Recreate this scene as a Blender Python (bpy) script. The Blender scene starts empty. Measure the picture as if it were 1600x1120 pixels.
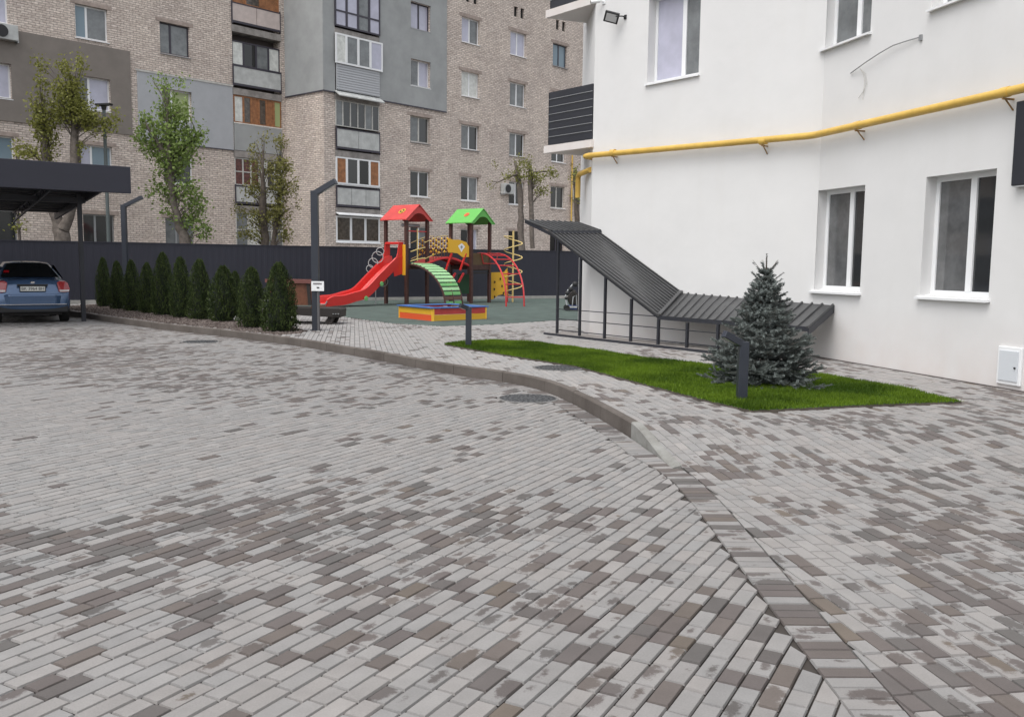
import bpy, math, random
import numpy as np
from mathutils import Vector, Matrix
random.seed(7); rng = np.random.default_rng(7)
R = math.radians
scene = bpy.context.scene
COL = scene.collection
# ---------------------------------------------------------------- camera, sky, sun, exposure
F_PX, PITCH, ROLL, CAMH = 1400.0, .1048, .011, 1.55
cp, sp = math.cos(PITCH), math.sin(PITCH); cr, sr = math.cos(ROLL), math.sin(ROLL)
RC = np.array([[cr, -sr, 0], [sr, cr, 0], [0, 0, 1]]) @ np.array([[1, 0, 0], [0, -sp, -cp], [0, cp, -sp]])
cam = bpy.data.cameras.new('camera'); co = bpy.data.objects.new('camera', cam); COL.objects.link(co)
cam.sensor_width = 36; cam.lens = 36*F_PX/1600; cam.clip_start = .05; cam.clip_end = 800
rx, ry, rz = RC[0], -RC[1], -RC[2]
co.matrix_world = Matrix(((rx[0], ry[0], rz[0], 0), (rx[1], ry[1], rz[1], 0), (rx[2], ry[2], rz[2], CAMH), (0, 0, 0, 1)))
scene.camera = co
scene.render.resolution_x = 1024; scene.render.resolution_y = 716
w = bpy.data.worlds.new('World'); scene.world = w; w.use_nodes = True
nt = w.node_tree; bg = nt.nodes['Background']
SUN_EL, SUN_ROT = 64, 222
sky = nt.nodes.new('ShaderNodeTexSky'); sky.sky_type = 'NISHITA'; sky.sun_disc = False
sky.sun_elevation = R(SUN_EL); sky.sun_rotation = R(SUN_ROT); sky.air_density = 1.2; sky.dust_density = 4
hs = nt.nodes.new('ShaderNodeHueSaturation'); hs.inputs['Saturation'].default_value = .22
nt.links.new(sky.outputs[0], hs.inputs['Color']); nt.links.new(hs.outputs[0], bg.inputs[0]); bg.inputs[1].default_value = .15
sl = bpy.data.lights.new('sun', 'SUN'); sl.energy = .5; sl.angle = R(50); sl.color = (1, .97, .93)
so = bpy.data.objects.new('sun', sl); COL.objects.link(so)
sdir = Vector((math.sin(R(SUN_ROT))*math.cos(R(SUN_EL)), math.cos(R(SUN_ROT))*math.cos(R(SUN_EL)), math.sin(R(SUN_EL))))
so.rotation_euler = sdir.to_track_quat('Z', 'Y').to_euler()
scene.view_settings.view_transform = 'Standard'; scene.view_settings.look = 'None'
scene.view_settings.exposure = .74; scene.view_settings.gamma = 1

# ---------------------------------------------------------------- measuring helpers
def ray(x, y): return RC.T @ np.array([(x-800)/F_PX, (y-560)/F_PX, 1.])
def at(x, y, z=0.):
    d = ray(x, y); t = (z-CAMH)/d[2]; return (d*t)[:2]
def atY(x, y, Y):
    d = ray(x, y); t = Y/d[1]; return np.array([d[0]*t, Y, CAMH+d[2]*t])
class Frame:          # vertical plane from P to Q (left to right seen from outside); y points into the wall
    def __init__(s, P, Q):
        s.P = np.array(P, float)[:2]; d = np.array(Q, float)[:2]-s.P; s.L = float(np.hypot(*d)); s.d = d/s.L
        s.n = np.array([-s.d[1], s.d[0]]); s.a = math.atan2(s.d[1], s.d[0])
    def px(s, x, y, off=0.):
        d = ray(x, y); p0 = s.P+s.n*off; t = (s.n@p0)/(s.n@d[:2]); P = d*t
        return float((P[:2]-p0)@s.d), float(P[2]+CAMH)
    def w(s, u, y=0., z=0.):
        p = s.P+s.d*u+s.n*y; return (float(p[0]), float(p[1]), z)
    def loc(s): return (float(s.P[0]), float(s.P[1]), 0.)

# ---------------------------------------------------------------- materials
def mat(name, col, rough=.6, metal=0., var=0., scale=6., bump=0., bscale=60., spec=.5, col2=None, det=4, coat=0.):
    m = bpy.data.materials.new(name); m.use_nodes = True; t = m.node_tree; b = t.nodes['Principled BSDF']
    b.inputs['Base Color'].default_value = (*col, 1); b.inputs['Roughness'].default_value = rough
    b.inputs['Metallic'].default_value = metal; b.inputs['Specular IOR Level'].default_value = spec
    b.inputs['Coat Weight'].default_value = coat
    tc = t.nodes.new('ShaderNodeTexCoord')
    if var or col2:
        n = t.nodes.new('ShaderNodeTexNoise'); n.inputs['Scale'].default_value = scale; n.inputs['Detail'].default_value = det
        n.inputs['Roughness'].default_value = .65
        r = t.nodes.new('ShaderNodeValToRGB'); c2 = col2 or tuple(c*(1-var) for c in col); c1 = col if col2 else tuple(min(1, c*(1+var)) for c in col)
        r.color_ramp.elements[0].position = .35; r.color_ramp.elements[1].position = .65
        r.color_ramp.elements[0].color = (*c2, 1); r.color_ramp.elements[1].color = (*c1, 1)
        t.links.new(tc.outputs['Object'], n.inputs['Vector']); t.links.new(n.outputs[0], r.inputs[0]); t.links.new(r.outputs[0], b.inputs['Base Color'])
    if bump:
        n2 = t.nodes.new('ShaderNodeTexNoise'); n2.inputs['Scale'].default_value = bscale; n2.inputs['Detail'].default_value = 5
        bp = t.nodes.new('ShaderNodeBump'); bp.inputs['Strength'].default_value = bump; bp.inputs['Distance'].default_value = .01
        t.links.new(tc.outputs['Object'], n2.inputs['Vector']); t.links.new(n2.outputs[0], bp.inputs['Height']); t.links.new(bp.outputs[0], b.inputs['Normal'])
    return m
def brick_mat(name, c1, c2, mortar, bw=.26, rh=.088, ms=.012, side=False):
    m = bpy.data.materials.new(name); m.use_nodes = True; t = m.node_tree; b = t.nodes['Principled BSDF']; L = t.links.new
    tc = t.nodes.new('ShaderNodeTexCoord'); sx = t.nodes.new('ShaderNodeSeparateXYZ'); cb = t.nodes.new('ShaderNodeCombineXYZ')
    ad = t.nodes.new('ShaderNodeMath'); L(tc.outputs['Object'], sx.inputs[0]); L(sx.outputs[0], ad.inputs[0]); L(sx.outputs[1], ad.inputs[1])
    L(ad.outputs[0], cb.inputs[0]); L(sx.outputs[2], cb.inputs[1])
    br = t.nodes.new('ShaderNodeTexBrick'); L(cb.outputs[0], br.inputs['Vector'])
    br.inputs['Color1'].default_value = (*c1, 1); br.inputs['Color2'].default_value = (*c2, 1); br.inputs['Mortar'].default_value = (*mortar, 1)
    br.inputs['Scale'].default_value = 1; br.inputs['Brick Width'].default_value = bw; br.inputs['Row Height'].default_value = rh
    br.inputs['Mortar Size'].default_value = ms; br.inputs['Mortar Smooth'].default_value = .3; br.inputs['Bias'].default_value = -.1
    n = t.nodes.new('ShaderNodeTexNoise'); n.inputs['Scale'].default_value = .55; n.inputs['Detail'].default_value = 6; n.inputs['Roughness'].default_value = .7
    L(tc.outputs['Object'], n.inputs['Vector'])
    rp = t.nodes.new('ShaderNodeValToRGB'); rp.color_ramp.elements[0].position = .3; rp.color_ramp.elements[1].position = .7
    rp.color_ramp.elements[0].color = (.98, .95, .96, 1); rp.color_ramp.elements[1].color = (1.3, 1.27, 1.25, 1); L(n.outputs[0], rp.inputs[0])
    n3 = t.nodes.new('ShaderNodeTexNoise'); n3.inputs['Scale'].default_value = 7.5; n3.inputs['Detail'].default_value = 3
    mp = t.nodes.new('ShaderNodeMapping'); mp.inputs['Scale'].default_value = (1, 1, 2.6); L(tc.outputs['Object'], mp.inputs[0]); L(mp.outputs[0], n3.inputs['Vector'])
    rp3 = t.nodes.new('ShaderNodeValToRGB'); rp3.color_ramp.elements[0].position = .36; rp3.color_ramp.elements[1].position = .62
    rp3.color_ramp.elements[0].color = (.74, .72, .71, 1); rp3.color_ramp.elements[1].color = (1.12, 1.12, 1.12, 1); L(n3.outputs[0], rp3.inputs[0])
    mx = t.nodes.new('ShaderNodeMix'); mx.data_type = 'RGBA'; mx.blend_type = 'MULTIPLY'; mx.inputs[0].default_value = 1
    L(br.outputs['Color'], mx.inputs[6]); L(rp.outputs[0], mx.inputs[7])
    mx2 = t.nodes.new('ShaderNodeMix'); mx2.data_type = 'RGBA'; mx2.blend_type = 'MULTIPLY'; mx2.inputs[0].default_value = 1
    L(mx.outputs[2], mx2.inputs[6]); L(rp3.outputs[0], mx2.inputs[7]); L(mx2.outputs[2], b.inputs['Base Color'])
    b.inputs['Roughness'].default_value = .9; b.inputs['Specular IOR Level'].default_value = .2
    bp = t.nodes.new('ShaderNodeBump'); bp.inputs['Distance'].default_value = .02; bp.inputs['Strength'].default_value = .6; bp.invert = True
    L(br.outputs['Fac'], bp.inputs['Height']); L(bp.outputs[0], b.inputs['Normal'])
    return m
def paver_mat():
    """stone paver: 'pc' attribute = (stain radius, tint, brightness); UV = place on the paver (-1..1)"""
    m = bpy.data.materials.new('paver_stone'); m.use_nodes = True; t = m.node_tree; b = t.nodes['Principled BSDF']; L = t.links.new
    N = t.nodes.new
    at_ = N('ShaderNodeAttribute'); at_.attribute_name = 'pc'; sp_ = N('ShaderNodeSeparateColor'); L(at_.outputs['Color'], sp_.inputs[0])
    uv = N('ShaderNodeAttribute'); uv.attribute_name = 'pu'; tc = N('ShaderNodeTexCoord')
    n = N('ShaderNodeTexNoise'); n.inputs['Scale'].default_value = 19; n.inputs['Detail'].default_value = 7; n.inputs['Roughness'].default_value = .72; L(tc.outputs['Object'], n.inputs['Vector'])
    ln = N('ShaderNodeVectorMath'); ln.operation = 'LENGTH'; L(uv.outputs['Vector'], ln.inputs[0])
    a1 = N('ShaderNodeMath'); a1.operation = 'MULTIPLY_ADD'; a1.inputs[1].default_value = 2.8; L(n.outputs[0], a1.inputs[0]); L(ln.outputs['Value'], a1.inputs[2])   # len + 1.9*noise
    a2 = N('ShaderNodeMath'); a2.operation = 'SUBTRACT'; L(sp_.outputs[0], a2.inputs[0]); L(a1.outputs[0], a2.inputs[1])     # radius - ...
    a3 = N('ShaderNodeMath'); a3.operation = 'MULTIPLY_ADD'; a3.inputs[1].default_value = 3.0; a3.inputs[2].default_value = 4.6; a3.use_clamp = True; L(a2.outputs[0], a3.inputs[0])
    lig = N('ShaderNodeMix'); lig.data_type = 'RGBA'; lig.inputs[6].default_value = (.215, .212, .209, 1); lig.inputs[7].default_value = (.238, .225, .216, 1); L(sp_.outputs[1], lig.inputs[0])
    dk = N('ShaderNodeValToRGB'); e = dk.color_ramp.elements; e[0].color = (.096, .091, .087, 1); e[1].color = (.120, .100, .083, 1)
    e2 = dk.color_ramp.elements.new(.5); e2.color = (.106, .092, .088, 1); e3 = dk.color_ramp.elements.new(.93); e3.color = (.114, .097, .087, 1); L(sp_.outputs[1], dk.inputs[0])
    mx = N('ShaderNodeMix'); mx.data_type = 'RGBA'; L(a3.outputs[0], mx.inputs[0]); L(lig.outputs[2], mx.inputs[6]); L(dk.outputs[0], mx.inputs[7])
    n2 = N('ShaderNodeTexNoise'); n2.inputs['Scale'].default_value = 130; n2.inputs['Detail'].default_value = 4; L(tc.outputs['Object'], n2.inputs['Vector'])
    m2 = N('ShaderNodeMath'); m2.operation = 'MULTIPLY_ADD'; m2.inputs[1].default_value = .34; L(n2.outputs[0], m2.inputs[0]); L(sp_.outputs[2], m2.inputs[2])
    n4 = N('ShaderNodeTexNoise'); n4.inputs['Scale'].default_value = 7; n4.inputs['Detail'].default_value = 6; L(tc.outputs['Object'], n4.inputs['Vector'])
    m4 = N('ShaderNodeMath'); m4.operation = 'MULTIPLY_ADD'; m4.inputs[1].default_value = .36; L(n4.outputs[0], m4.inputs[0]); L(m2.outputs[0], m4.inputs[2])
    vm = N('ShaderNodeVectorMath'); vm.operation = 'SCALE'; L(mx.outputs[2], vm.inputs[0]); L(m4.outputs[0], vm.inputs['Scale']); L(vm.outputs[0], b.inputs['Base Color'])
    b.inputs['Roughness'].default_value = .78; b.inputs['Specular IOR Level'].default_value = .35
    bp = N('ShaderNodeBump'); bp.inputs['Strength'].default_value = .35; bp.inputs['Distance'].default_value = .003; L(n2.outputs[0], bp.inputs['Height']); L(bp.outputs[0], b.inputs['Normal'])
    return m
def leaf_mat(name, c1, c2, rough=.6, tr=.25):   # leaves, needles, grass, gravel: colour varies by the 'lc' attribute
    m = bpy.data.materials.new(name); m.use_nodes = True; t = m.node_tree; b = t.nodes['Principled BSDF']; L = t.links.new
    a = t.nodes.new('ShaderNodeAttribute'); a.attribute_name = 'lc'
    r = t.nodes.new('ShaderNodeValToRGB'); r.color_ramp.elements[0].color = (*c1, 1); r.color_ramp.elements[1].color = (*c2, 1)
    L(a.outputs['Fac'], r.inputs[0]); L(r.outputs[0], b.inputs['Base Color']); b.inputs['Roughness'].default_value = rough; b.inputs['Specular IOR Level'].default_value = .22
    if tr:
        ts = t.nodes.new('ShaderNodeBsdfTranslucent'); L(r.outputs[0], ts.inputs[0]); ms = t.nodes.new('ShaderNodeMixShader'); ms.inputs[0].default_value = tr
        L(b.outputs[0], ms.inputs[1]); L(ts.outputs[0], ms.inputs[2]); L(ms.outputs[0], t.nodes['Material Output'].inputs[0])
    return m
def wall_mat(name, c, dirt=(.62, .56, .53), h=.75):
    m = bpy.data.materials.new(name); m.use_nodes = True; t = m.node_tree; b = t.nodes['Principled BSDF']; L = t.links.new; N = t.nodes.new
    tc = N('ShaderNodeTexCoord'); g = N('ShaderNodeNewGeometry'); sx = N('ShaderNodeSeparateXYZ'); L(g.outputs['Position'], sx.inputs[0])
    n = N('ShaderNodeTexNoise'); n.inputs['Scale'].default_value = 1.1; n.inputs['Detail'].default_value = 7; n.inputs['Roughness'].default_value = .6; L(g.outputs['Position'], n.inputs['Vector'])
    r = N('ShaderNodeValToRGB'); r.color_ramp.elements[0].position = .3; r.color_ramp.elements[1].position = .7
    r.color_ramp.elements[0].color = tuple(x*.955 for x in c)+(1,); r.color_ramp.elements[1].color = (*c, 1); L(n.outputs[0], r.inputs[0])
    # splash dirt close to the ground, ragged by noise
    mr = N('ShaderNodeMapRange'); mr.inputs['From Min'].default_value = h; mr.inputs['From Max'].default_value = .1; L(sx.outputs[2], mr.inputs[0])
    n2 = N('ShaderNodeTexNoise'); n2.inputs['Scale'].default_value = 3.2; n2.inputs['Detail'].default_value = 6; L(g.outputs['Position'], n2.inputs['Vector'])
    mm = N('ShaderNodeMath'); mm.operation = 'MULTIPLY'; mm.use_clamp = True; L(mr.outputs[0], mm.inputs[0]); L(n2.outputs[0], mm.inputs[1])
    mx = N('ShaderNodeMix'); mx.data_type = 'RGBA'; L(mm.outputs[0], mx.inputs[0]); L(r.outputs[0], mx.inputs[6]); mx.inputs[7].default_value = (*dirt, 1); L(mx.outputs[2], b.inputs['Base Color'])
    mp = N('ShaderNodeMapping'); mp.inputs['Scale'].default_value = (3.3, 3.3, .3); L(g.outputs['Position'], mp.inputs[0]); ns_ = N('ShaderNodeTexNoise'); ns_.inputs['Scale'].default_value = 1; ns_.inputs['Detail'].default_value = 6; L(mp.outputs[0], ns_.inputs['Vector'])
    rs_ = N('ShaderNodeValToRGB'); rs_.color_ramp.elements[0].position = .28; rs_.color_ramp.elements[1].position = .5; rs_.color_ramp.elements[0].color = (.987, .985, .98, 1); rs_.color_ramp.elements[1].color = (1, 1, 1, 1); L(ns_.outputs[0], rs_.inputs[0])
    ml = N('ShaderNodeMix'); ml.data_type = 'RGBA'; ml.blend_type = 'MULTIPLY'; ml.inputs[0].default_value = 1; L(mx.outputs[2], ml.inputs[6]); L(rs_.outputs[0], ml.inputs[7]); L(ml.outputs[2], b.inputs['Base Color'])
    b.inputs['Roughness'].default_value = .92; b.inputs['Specular IOR Level'].default_value = .2
    n3 = N('ShaderNodeTexNoise'); n3.inputs['Scale'].default_value = 90; n3.inputs['Detail'].default_value = 4; L(g.outputs['Position'], n3.inputs['Vector'])
    n5 = N('ShaderNodeTexNoise'); n5.inputs['Scale'].default_value = 2.5; L(g.outputs['Position'], n5.inputs['Vector'])
    bp = N('ShaderNodeBump'); bp.inputs['Strength'].default_value = .25; bp.inputs['Distance'].default_value = .004; L(n3.outputs[0], bp.inputs['Height'])
    bp2 = N('ShaderNodeBump'); bp2.inputs['Strength'].default_value = .25; bp2.inputs['Distance'].default_value = .03; L(n5.outputs[0], bp2.inputs['Height']); L(bp.outputs[0], bp2.inputs['Normal']); L(bp2.outputs[0], b.inputs['Normal'])
    return m
M = dict(
 brick=brick_mat('silicate_brick', (.65, .59, .535), (.49, .43, .385), (.31, .28, .25)),
 white=wall_mat('white_render', (.70, .697, .693), h=1.0), offwhite=wall_mat('balcony_render', (.72, .70, .68), h=-5),
 plaster=mat('grey_plaster', (.33, .34, .34), .9, var=.09, scale=.9, bump=.2, bscale=30), bluegrey=mat('blue_grey_panel', (.40, .41, .43), .85, var=.04, scale=2),
 brownpaint=mat('brown_insulation', (.215, .19, .17), .9, var=.08, scale=1.3, bump=.2, bscale=20),
 pvc=mat('white_plastic', (.80, .81, .82), .35), pvc_old=mat('old_white_paint', (.50, .49, .46), .6, var=.15, scale=8), darkframe=mat('dark_frame', (.045, .04, .055), .4),
 sill=mat('tin_sill', (.30, .30, .31), .4, metal=.3), white_metal=mat('white_sheet', (.78, .79, .80), .3),
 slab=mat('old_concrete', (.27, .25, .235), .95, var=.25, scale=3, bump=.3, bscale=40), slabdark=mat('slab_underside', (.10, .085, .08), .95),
 panel=mat('asbestos_panel', (.47, .48, .47), .8, var=.14, scale=2.5), pinkpanel=mat('pink_panel', (.55, .47, .44), .8, var=.08, scale=3),
 wood=mat('orange_wood', (.30, .13, .055), .6, var=.3, scale=7), siding=mat('grey_siding', (.42, .43, .45), .6),
 black=mat('black_void', (.012, .011, .011), .8), anthracite=mat('anthracite_metal', (.028, .030, .038), .42, var=.08, scale=2, metal=.1),
 fence=mat('fence_sheet', (.026, .027, .040), .45, var=.06, scale=.8, metal=.1), roofsheet=mat('grey_roof_sheet', (.068, .069, .071), .4, metal=.2, var=.1, scale=3),
 lamp=mat('lamp_metal', (.026, .031, .043), .4, var=.06, scale=3), yellow_pipe=mat('yellow_pipe_paint', (.62, .40, .085), .38, var=.10, scale=4), rust=mat('rusty_bracket', (.26, .15, .05), .7, var=.3, scale=30),
 kerb=mat('kerb_concrete', (.125, .108, .096), .9, col2=(.080, .067, .058), scale=1.3, bump=.5, bscale=70), kerblight=mat('pale_kerb', (.26, .26, .245), .9, col2=(.18, .175, .16), scale=5, bump=.5, bscale=70),
 joint=mat('joint_sand', (.045, .038, .033), .95), iron=mat('cast_iron', (.075, .078, .082), .55, var=.3, scale=25, bump=.3, bscale=50, metal=.3),
 iron_rim=mat('cover_rim', (.17, .165, .16), .8, var=.2, scale=10),
 rubber=mat('green_rubber', (.066, .092, .080), .9, var=.2, scale=2.2, bump=.4, bscale=120), concrete=mat('pale_concrete', (.34, .33, .31), .9, var=.12, scale=3),
 earth=mat('soil', (.10, .085, .07), 1, var=.3, scale=4), pave_far=mat('yard_ground', (.2, .19, .18), .9, var=.2, scale=2),
 red=mat('red_plastic', (.62, .035, .03), .3, var=.05, scale=2), redmetal=mat('red_tube', (.50, .03, .035), .35), redroof=mat('red_plywood', (.56, .06, .055), .45, var=.12, scale=2),
 pgreen=mat('green_plywood', (.13, .45, .09), .45), slat=mat('pale_green_slat', (.34, .60, .30), .6, var=.1, scale=20), slat2=mat('bright_green_slat', (.16, .42, .14), .6), dslat=mat('brown_slat', (.12, .06, .045), .7),
 pyellow=mat('yellow_plywood', (.75, .42, .03), .45), ytube=mat('pale_yellow_tube', (.66, .50, .20), .4), post=mat('brown_beam', (.065, .025, .020), .55, var=.25, scale=12),
 dgreen=mat('dark_green_board', (.02, .085, .035), .6), blue=mat('blue_board', (.05, .14, .38), .45), orange=mat('orange_board', (.70, .10, .03), .5), rope=mat('grey_chain', (.35, .36, .36), .6),
 sand=mat('sand', (.38, .32, .24), 1, var=.2, scale=20), bark=mat('bark', (.13, .105, .085), .95, col2=(.06, .048, .04), scale=7, bump=.8, bscale=18), bark2=mat('grey_bark', (.17, .145, .125), .95, col2=(.09, .075, .065), scale=7, bump=.8, bscale=18),
 carblue=mat('blue_car_paint', (.070, .125, .235), .22, metal=.45, coat=1.), tyre=mat('tyre', (.018, .018, .018), .85), rim=mat('alloy', (.4, .4, .42), .3, metal=.8),
 tail=mat('tail_red', (.30, .008, .012), .12, coat=1.), tailclear=mat('tail_clear', (.55, .5, .5), .15), carglass=mat('car_glass', (.008, .009, .01), .04, spec=.8), chrome=mat('chrome', (.7, .7, .72), .15, metal=1.), plastic=mat('black_plastic', (.02, .02, .022), .6),
 plate=mat('number_plate', (.62, .63, .60), .5), ink=mat('dark_ink', (.02, .02, .025), .7), cartwood=mat('cart_wood', (.14, .052, .026), .6, var=.3, scale=9), cartrail=mat('red_brown_rail', (.16, .06, .05), .5), cartdark=mat('dark_timber', (.022, .018, .016), .7),
 grey=mat('grey_metal', (.32, .33, .34), .4, metal=.4), cabinet=mat('cabinet_door', (.60, .63, .66), .4), streetpole=mat('pole_green_grey', (.10, .12, .12), .5), bluetoy=mat('navy_plastic', (.03, .05, .16), .35), lens=mat('lamp_glass', (.45, .45, .45), .2),
 g_dark=mat('glass_dark', (.030, .032, .034), .05, spec=.9), g_black=mat('glass_black', (.012, .012, .013), .03, spec=.7), g_mid=mat('glass_blind_sky_tint', (.12, .122, .125), .05, var=.25, scale=2.5, spec=.9), g_grey=mat('glass_grey_curtain', (.16, .17, .175), .12, var=.2, scale=3, spec=.8), g_pale=mat('glass_pale_curtain', (.46, .46, .56), .12, var=.08, scale=2, spec=.7),  # g_mid: blind tone, its base colour lightened to stand for reflected sky
 g_white=mat('glass_white_curtain', (.62, .63, .60), .15, var=.15, scale=5), g_teal=mat('glass_blue_curtain', (.20, .27, .32), .12), g_green=mat('glass_yellow_curtain', (.36, .42, .20), .15), g_curtain=mat('glass_brown_curtain', (.075, .06, .048), .12, var=.5, scale=6, spec=.7), g_red=mat('glass_red_curtain', (.10, .03, .025), .12, var=.5, scale=8),
 paver=paver_mat(), lintel=mat('lintel', (.36, .295, .26), .9, var=.2, scale=4),
)
# ---------------------------------------------------------------- mesh builder
class MB:
    def __init__(s): s.v = []; s.f = []; s.m = []
    def quad(s, a, b, c, d, m=0):
        n = len(s.v); s.v += [tuple(a), tuple(b), tuple(c), tuple(d)]; s.f.append((n, n+1, n+2, n+3)); s.m.append(m); return s
    def poly(s, pts, m=0):
        n = len(s.v); s.v += [tuple(p) for p in pts]; s.f.append(tuple(range(n, n+len(pts)))); s.m.append(m); return s
    def box(s, x0, x1, y0, y1, z0, z1, m=0):
        n = len(s.v); s.v += [(x, y, z) for z in (z0, z1) for y in (y0, y1) for x in (x0, x1)]
        for f in ((0, 2, 3, 1), (4, 5, 7, 6), (0, 1, 5, 4), (2, 6, 7, 3), (0, 4, 6, 2), (1, 3, 7, 5)): s.f.append(tuple(n+i for i in f)); s.m.append(m)
        return s
    def prism(s, pts, off, m=0):      # polygon swept by a vector
        n = len(s.v); k = len(pts); s.v += [tuple(p) for p in pts]+[tuple(p[i]+off[i] for i in range(3)) for p in pts]
        s.f.append(tuple(range(n, n+k))[::-1]); s.f.append(tuple(range(n+k, n+2*k))); s.m += [m, m]
        for i in range(k): j = (i+1) % k; s.f.append((n+i, n+j, n+k+j, n+k+i)); s.m.append(m)
        return s
    def tube(s, path, r, k=8, m=0, caps=True, sq=False):
        P = [Vector(p) for p in path]; n0 = len(s.v); up = None
        rs = r if hasattr(r, '__len__') else [r]*len(P)
        for i, p in enumerate(P):
            d = (P[min(i+1, len(P)-1)]-P[max(i-1, 0)]).normalized()
            if up is None: up = Vector((0, 0, 1)) if abs(d.z) < .9 else Vector((1, 0, 0))
            a = d.cross(up).normalized(); b = a.cross(d).normalized(); up = b
            for j in range(k):
                th = 2*math.pi*(j+.5)/k; rr = rs[i]*(1.414 if sq else 1)
                s.v.append(tuple(p+a*math.cos(th)*rr+b*math.sin(th)*rr))
        for i in range(len(P)-1):
            for j in range(k): s.f.append((n0+i*k+j, n0+i*k+(j+1) % k, n0+(i+1)*k+(j+1) % k, n0+(i+1)*k+j)); s.m.append(m)
        if caps: s.f.append(tuple(n0+j for j in range(k))[::-1]); s.f.append(tuple(n0+(len(P)-1)*k+j for j in range(k))); s.m += [m, m]
        return s
    def bar(s, a, b, r, m=0): return s.tube([a, b], r, 4, m, sq=True)
    def lathe(s, prof, k=20, m=0, c=(0, 0, 0)):   # prof: (r,z)
        n0 = len(s.v)
        for r_, z in prof:
            for j in range(k): th = 2*math.pi*j/k; s.v.append((c[0]+r_*math.cos(th), c[1]+r_*math.sin(th), c[2]+z))
        for i in range(len(prof)-1):
            for j in range(k): s.f.append((n0+i*k+j, n0+i*k+(j+1) % k, n0+(i+1)*k+(j+1) % k, n0+(i+1)*k+j)); s.m.append(m)
        s.f.append(tuple(n0+j for j in range(k))[::-1]); s.f.append(tuple(n0+(len(prof)-1)*k+j for j in range(k))); s.m += [m, m]
        return s
    def build(s, name, mats, parent=None, loc=(0, 0, 0), rz=0, bevel=0, smooth=False):
        me = bpy.data.meshes.new(name); me.from_pydata(s.v, [], s.f)
        for m in (mats if isinstance(mats, (list, tuple)) else [mats]): me.materials.append(M[m] if isinstance(m, str) else m)
        if any(s.m): me.polygons.foreach_set('material_index', s.m)
        me.update(); o = bpy.data.objects.new(name, me); COL.objects.link(o); o.location = loc; o.rotation_euler = (0, 0, rz)
        if parent: o.parent = parent
        if bevel: b = o.modifiers.new('bevel', 'BEVEL'); b.width = bevel; b.segments = 2; b.limit_method = 'ANGLE'
        if smooth:
            me.polygons.foreach_set('use_smooth', [True]*len(me.polygons))
            try: me.set_sharp_from_angle(angle=R(42))
            except Exception: pass
        return o
def tag(o, label, cat, group=None, kind=None):
    o['label'] = label; o['category'] = cat
    if group: o['group'] = group
    if kind: o['kind'] = kind
    return o
def thing(name, label, cat, loc=(0, 0, 0), rz=0, group=None):
    o = bpy.data.objects.new(name, None); o.empty_display_size = .2; COL.objects.link(o); o.location = loc; o.rotation_euler = (0, 0, rz)
    return tag(o, label, cat, group)
def struct(o): o['kind'] = 'structure'; return o
def inpoly(P, poly):
    poly = np.asarray(poly); x, y = P[:, 0], P[:, 1]; r = np.zeros(len(P), bool); j = len(poly)-1
    for i in range(len(poly)):
        xi, yi = poly[i]; xj, yj = poly[j]
        if yi != yj: r ^= ((yi > y) != (yj > y)) & (x < (xj-xi)*(y-yi)/(yj-yi)+xi)
        j = i
    return r
def catmull(pts, n=8):
    P = [np.array(p, float) for p in pts]; P = [2*P[0]-P[1]]+P+[2*P[-1]-P[-2]]; out = []
    for i in range(1, len(P)-2):
        for k in range(n):
            t = k/n; a, b, c, d = P[i-1:i+3]
            out.append(.5*((2*b)+(c-a)*t+(2*a-5*b+4*c-d)*t*t+(3*b-a-3*c+d)*t**3))
    out.append(P[-2]); return np.array(out)
def resample(P, step):
    P = np.asarray(P); d = np.r_[0, np.cumsum(np.hypot(*np.diff(P, axis=0).T))]; n = max(2, int(d[-1]/step)); t = np.linspace(0, d[-1], n+1)
    return np.c_[np.interp(t, d, P[:, 0]), np.interp(t, d, P[:, 1])], t
def sstep(x): x = np.clip(x, 0, 1); return x*x*(3-2*x)
SW = .13                                   # height of the raised pavement
def zs(x, y): return SW*sstep((np.asarray(y)-6.3)/2.1)
_nw = [(rng.normal(size=2), rng.uniform(0, 6.28)) for _ in range(40)]
def vnoise(P, freq, seed=0):
    g = np.random.default_rng(seed); v = np.zeros(len(P))
    for o in range(3):
        for _ in range(7):
            a = g.uniform(0, 6.283); k = freq*(2**o)*g.uniform(.7, 1.3); v += np.sin(P[:, 0]*k*math.cos(a)+P[:, 1]*k*math.sin(a)+g.uniform(0, 6.28))/(1.6**o)
    return v/4.2
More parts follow.
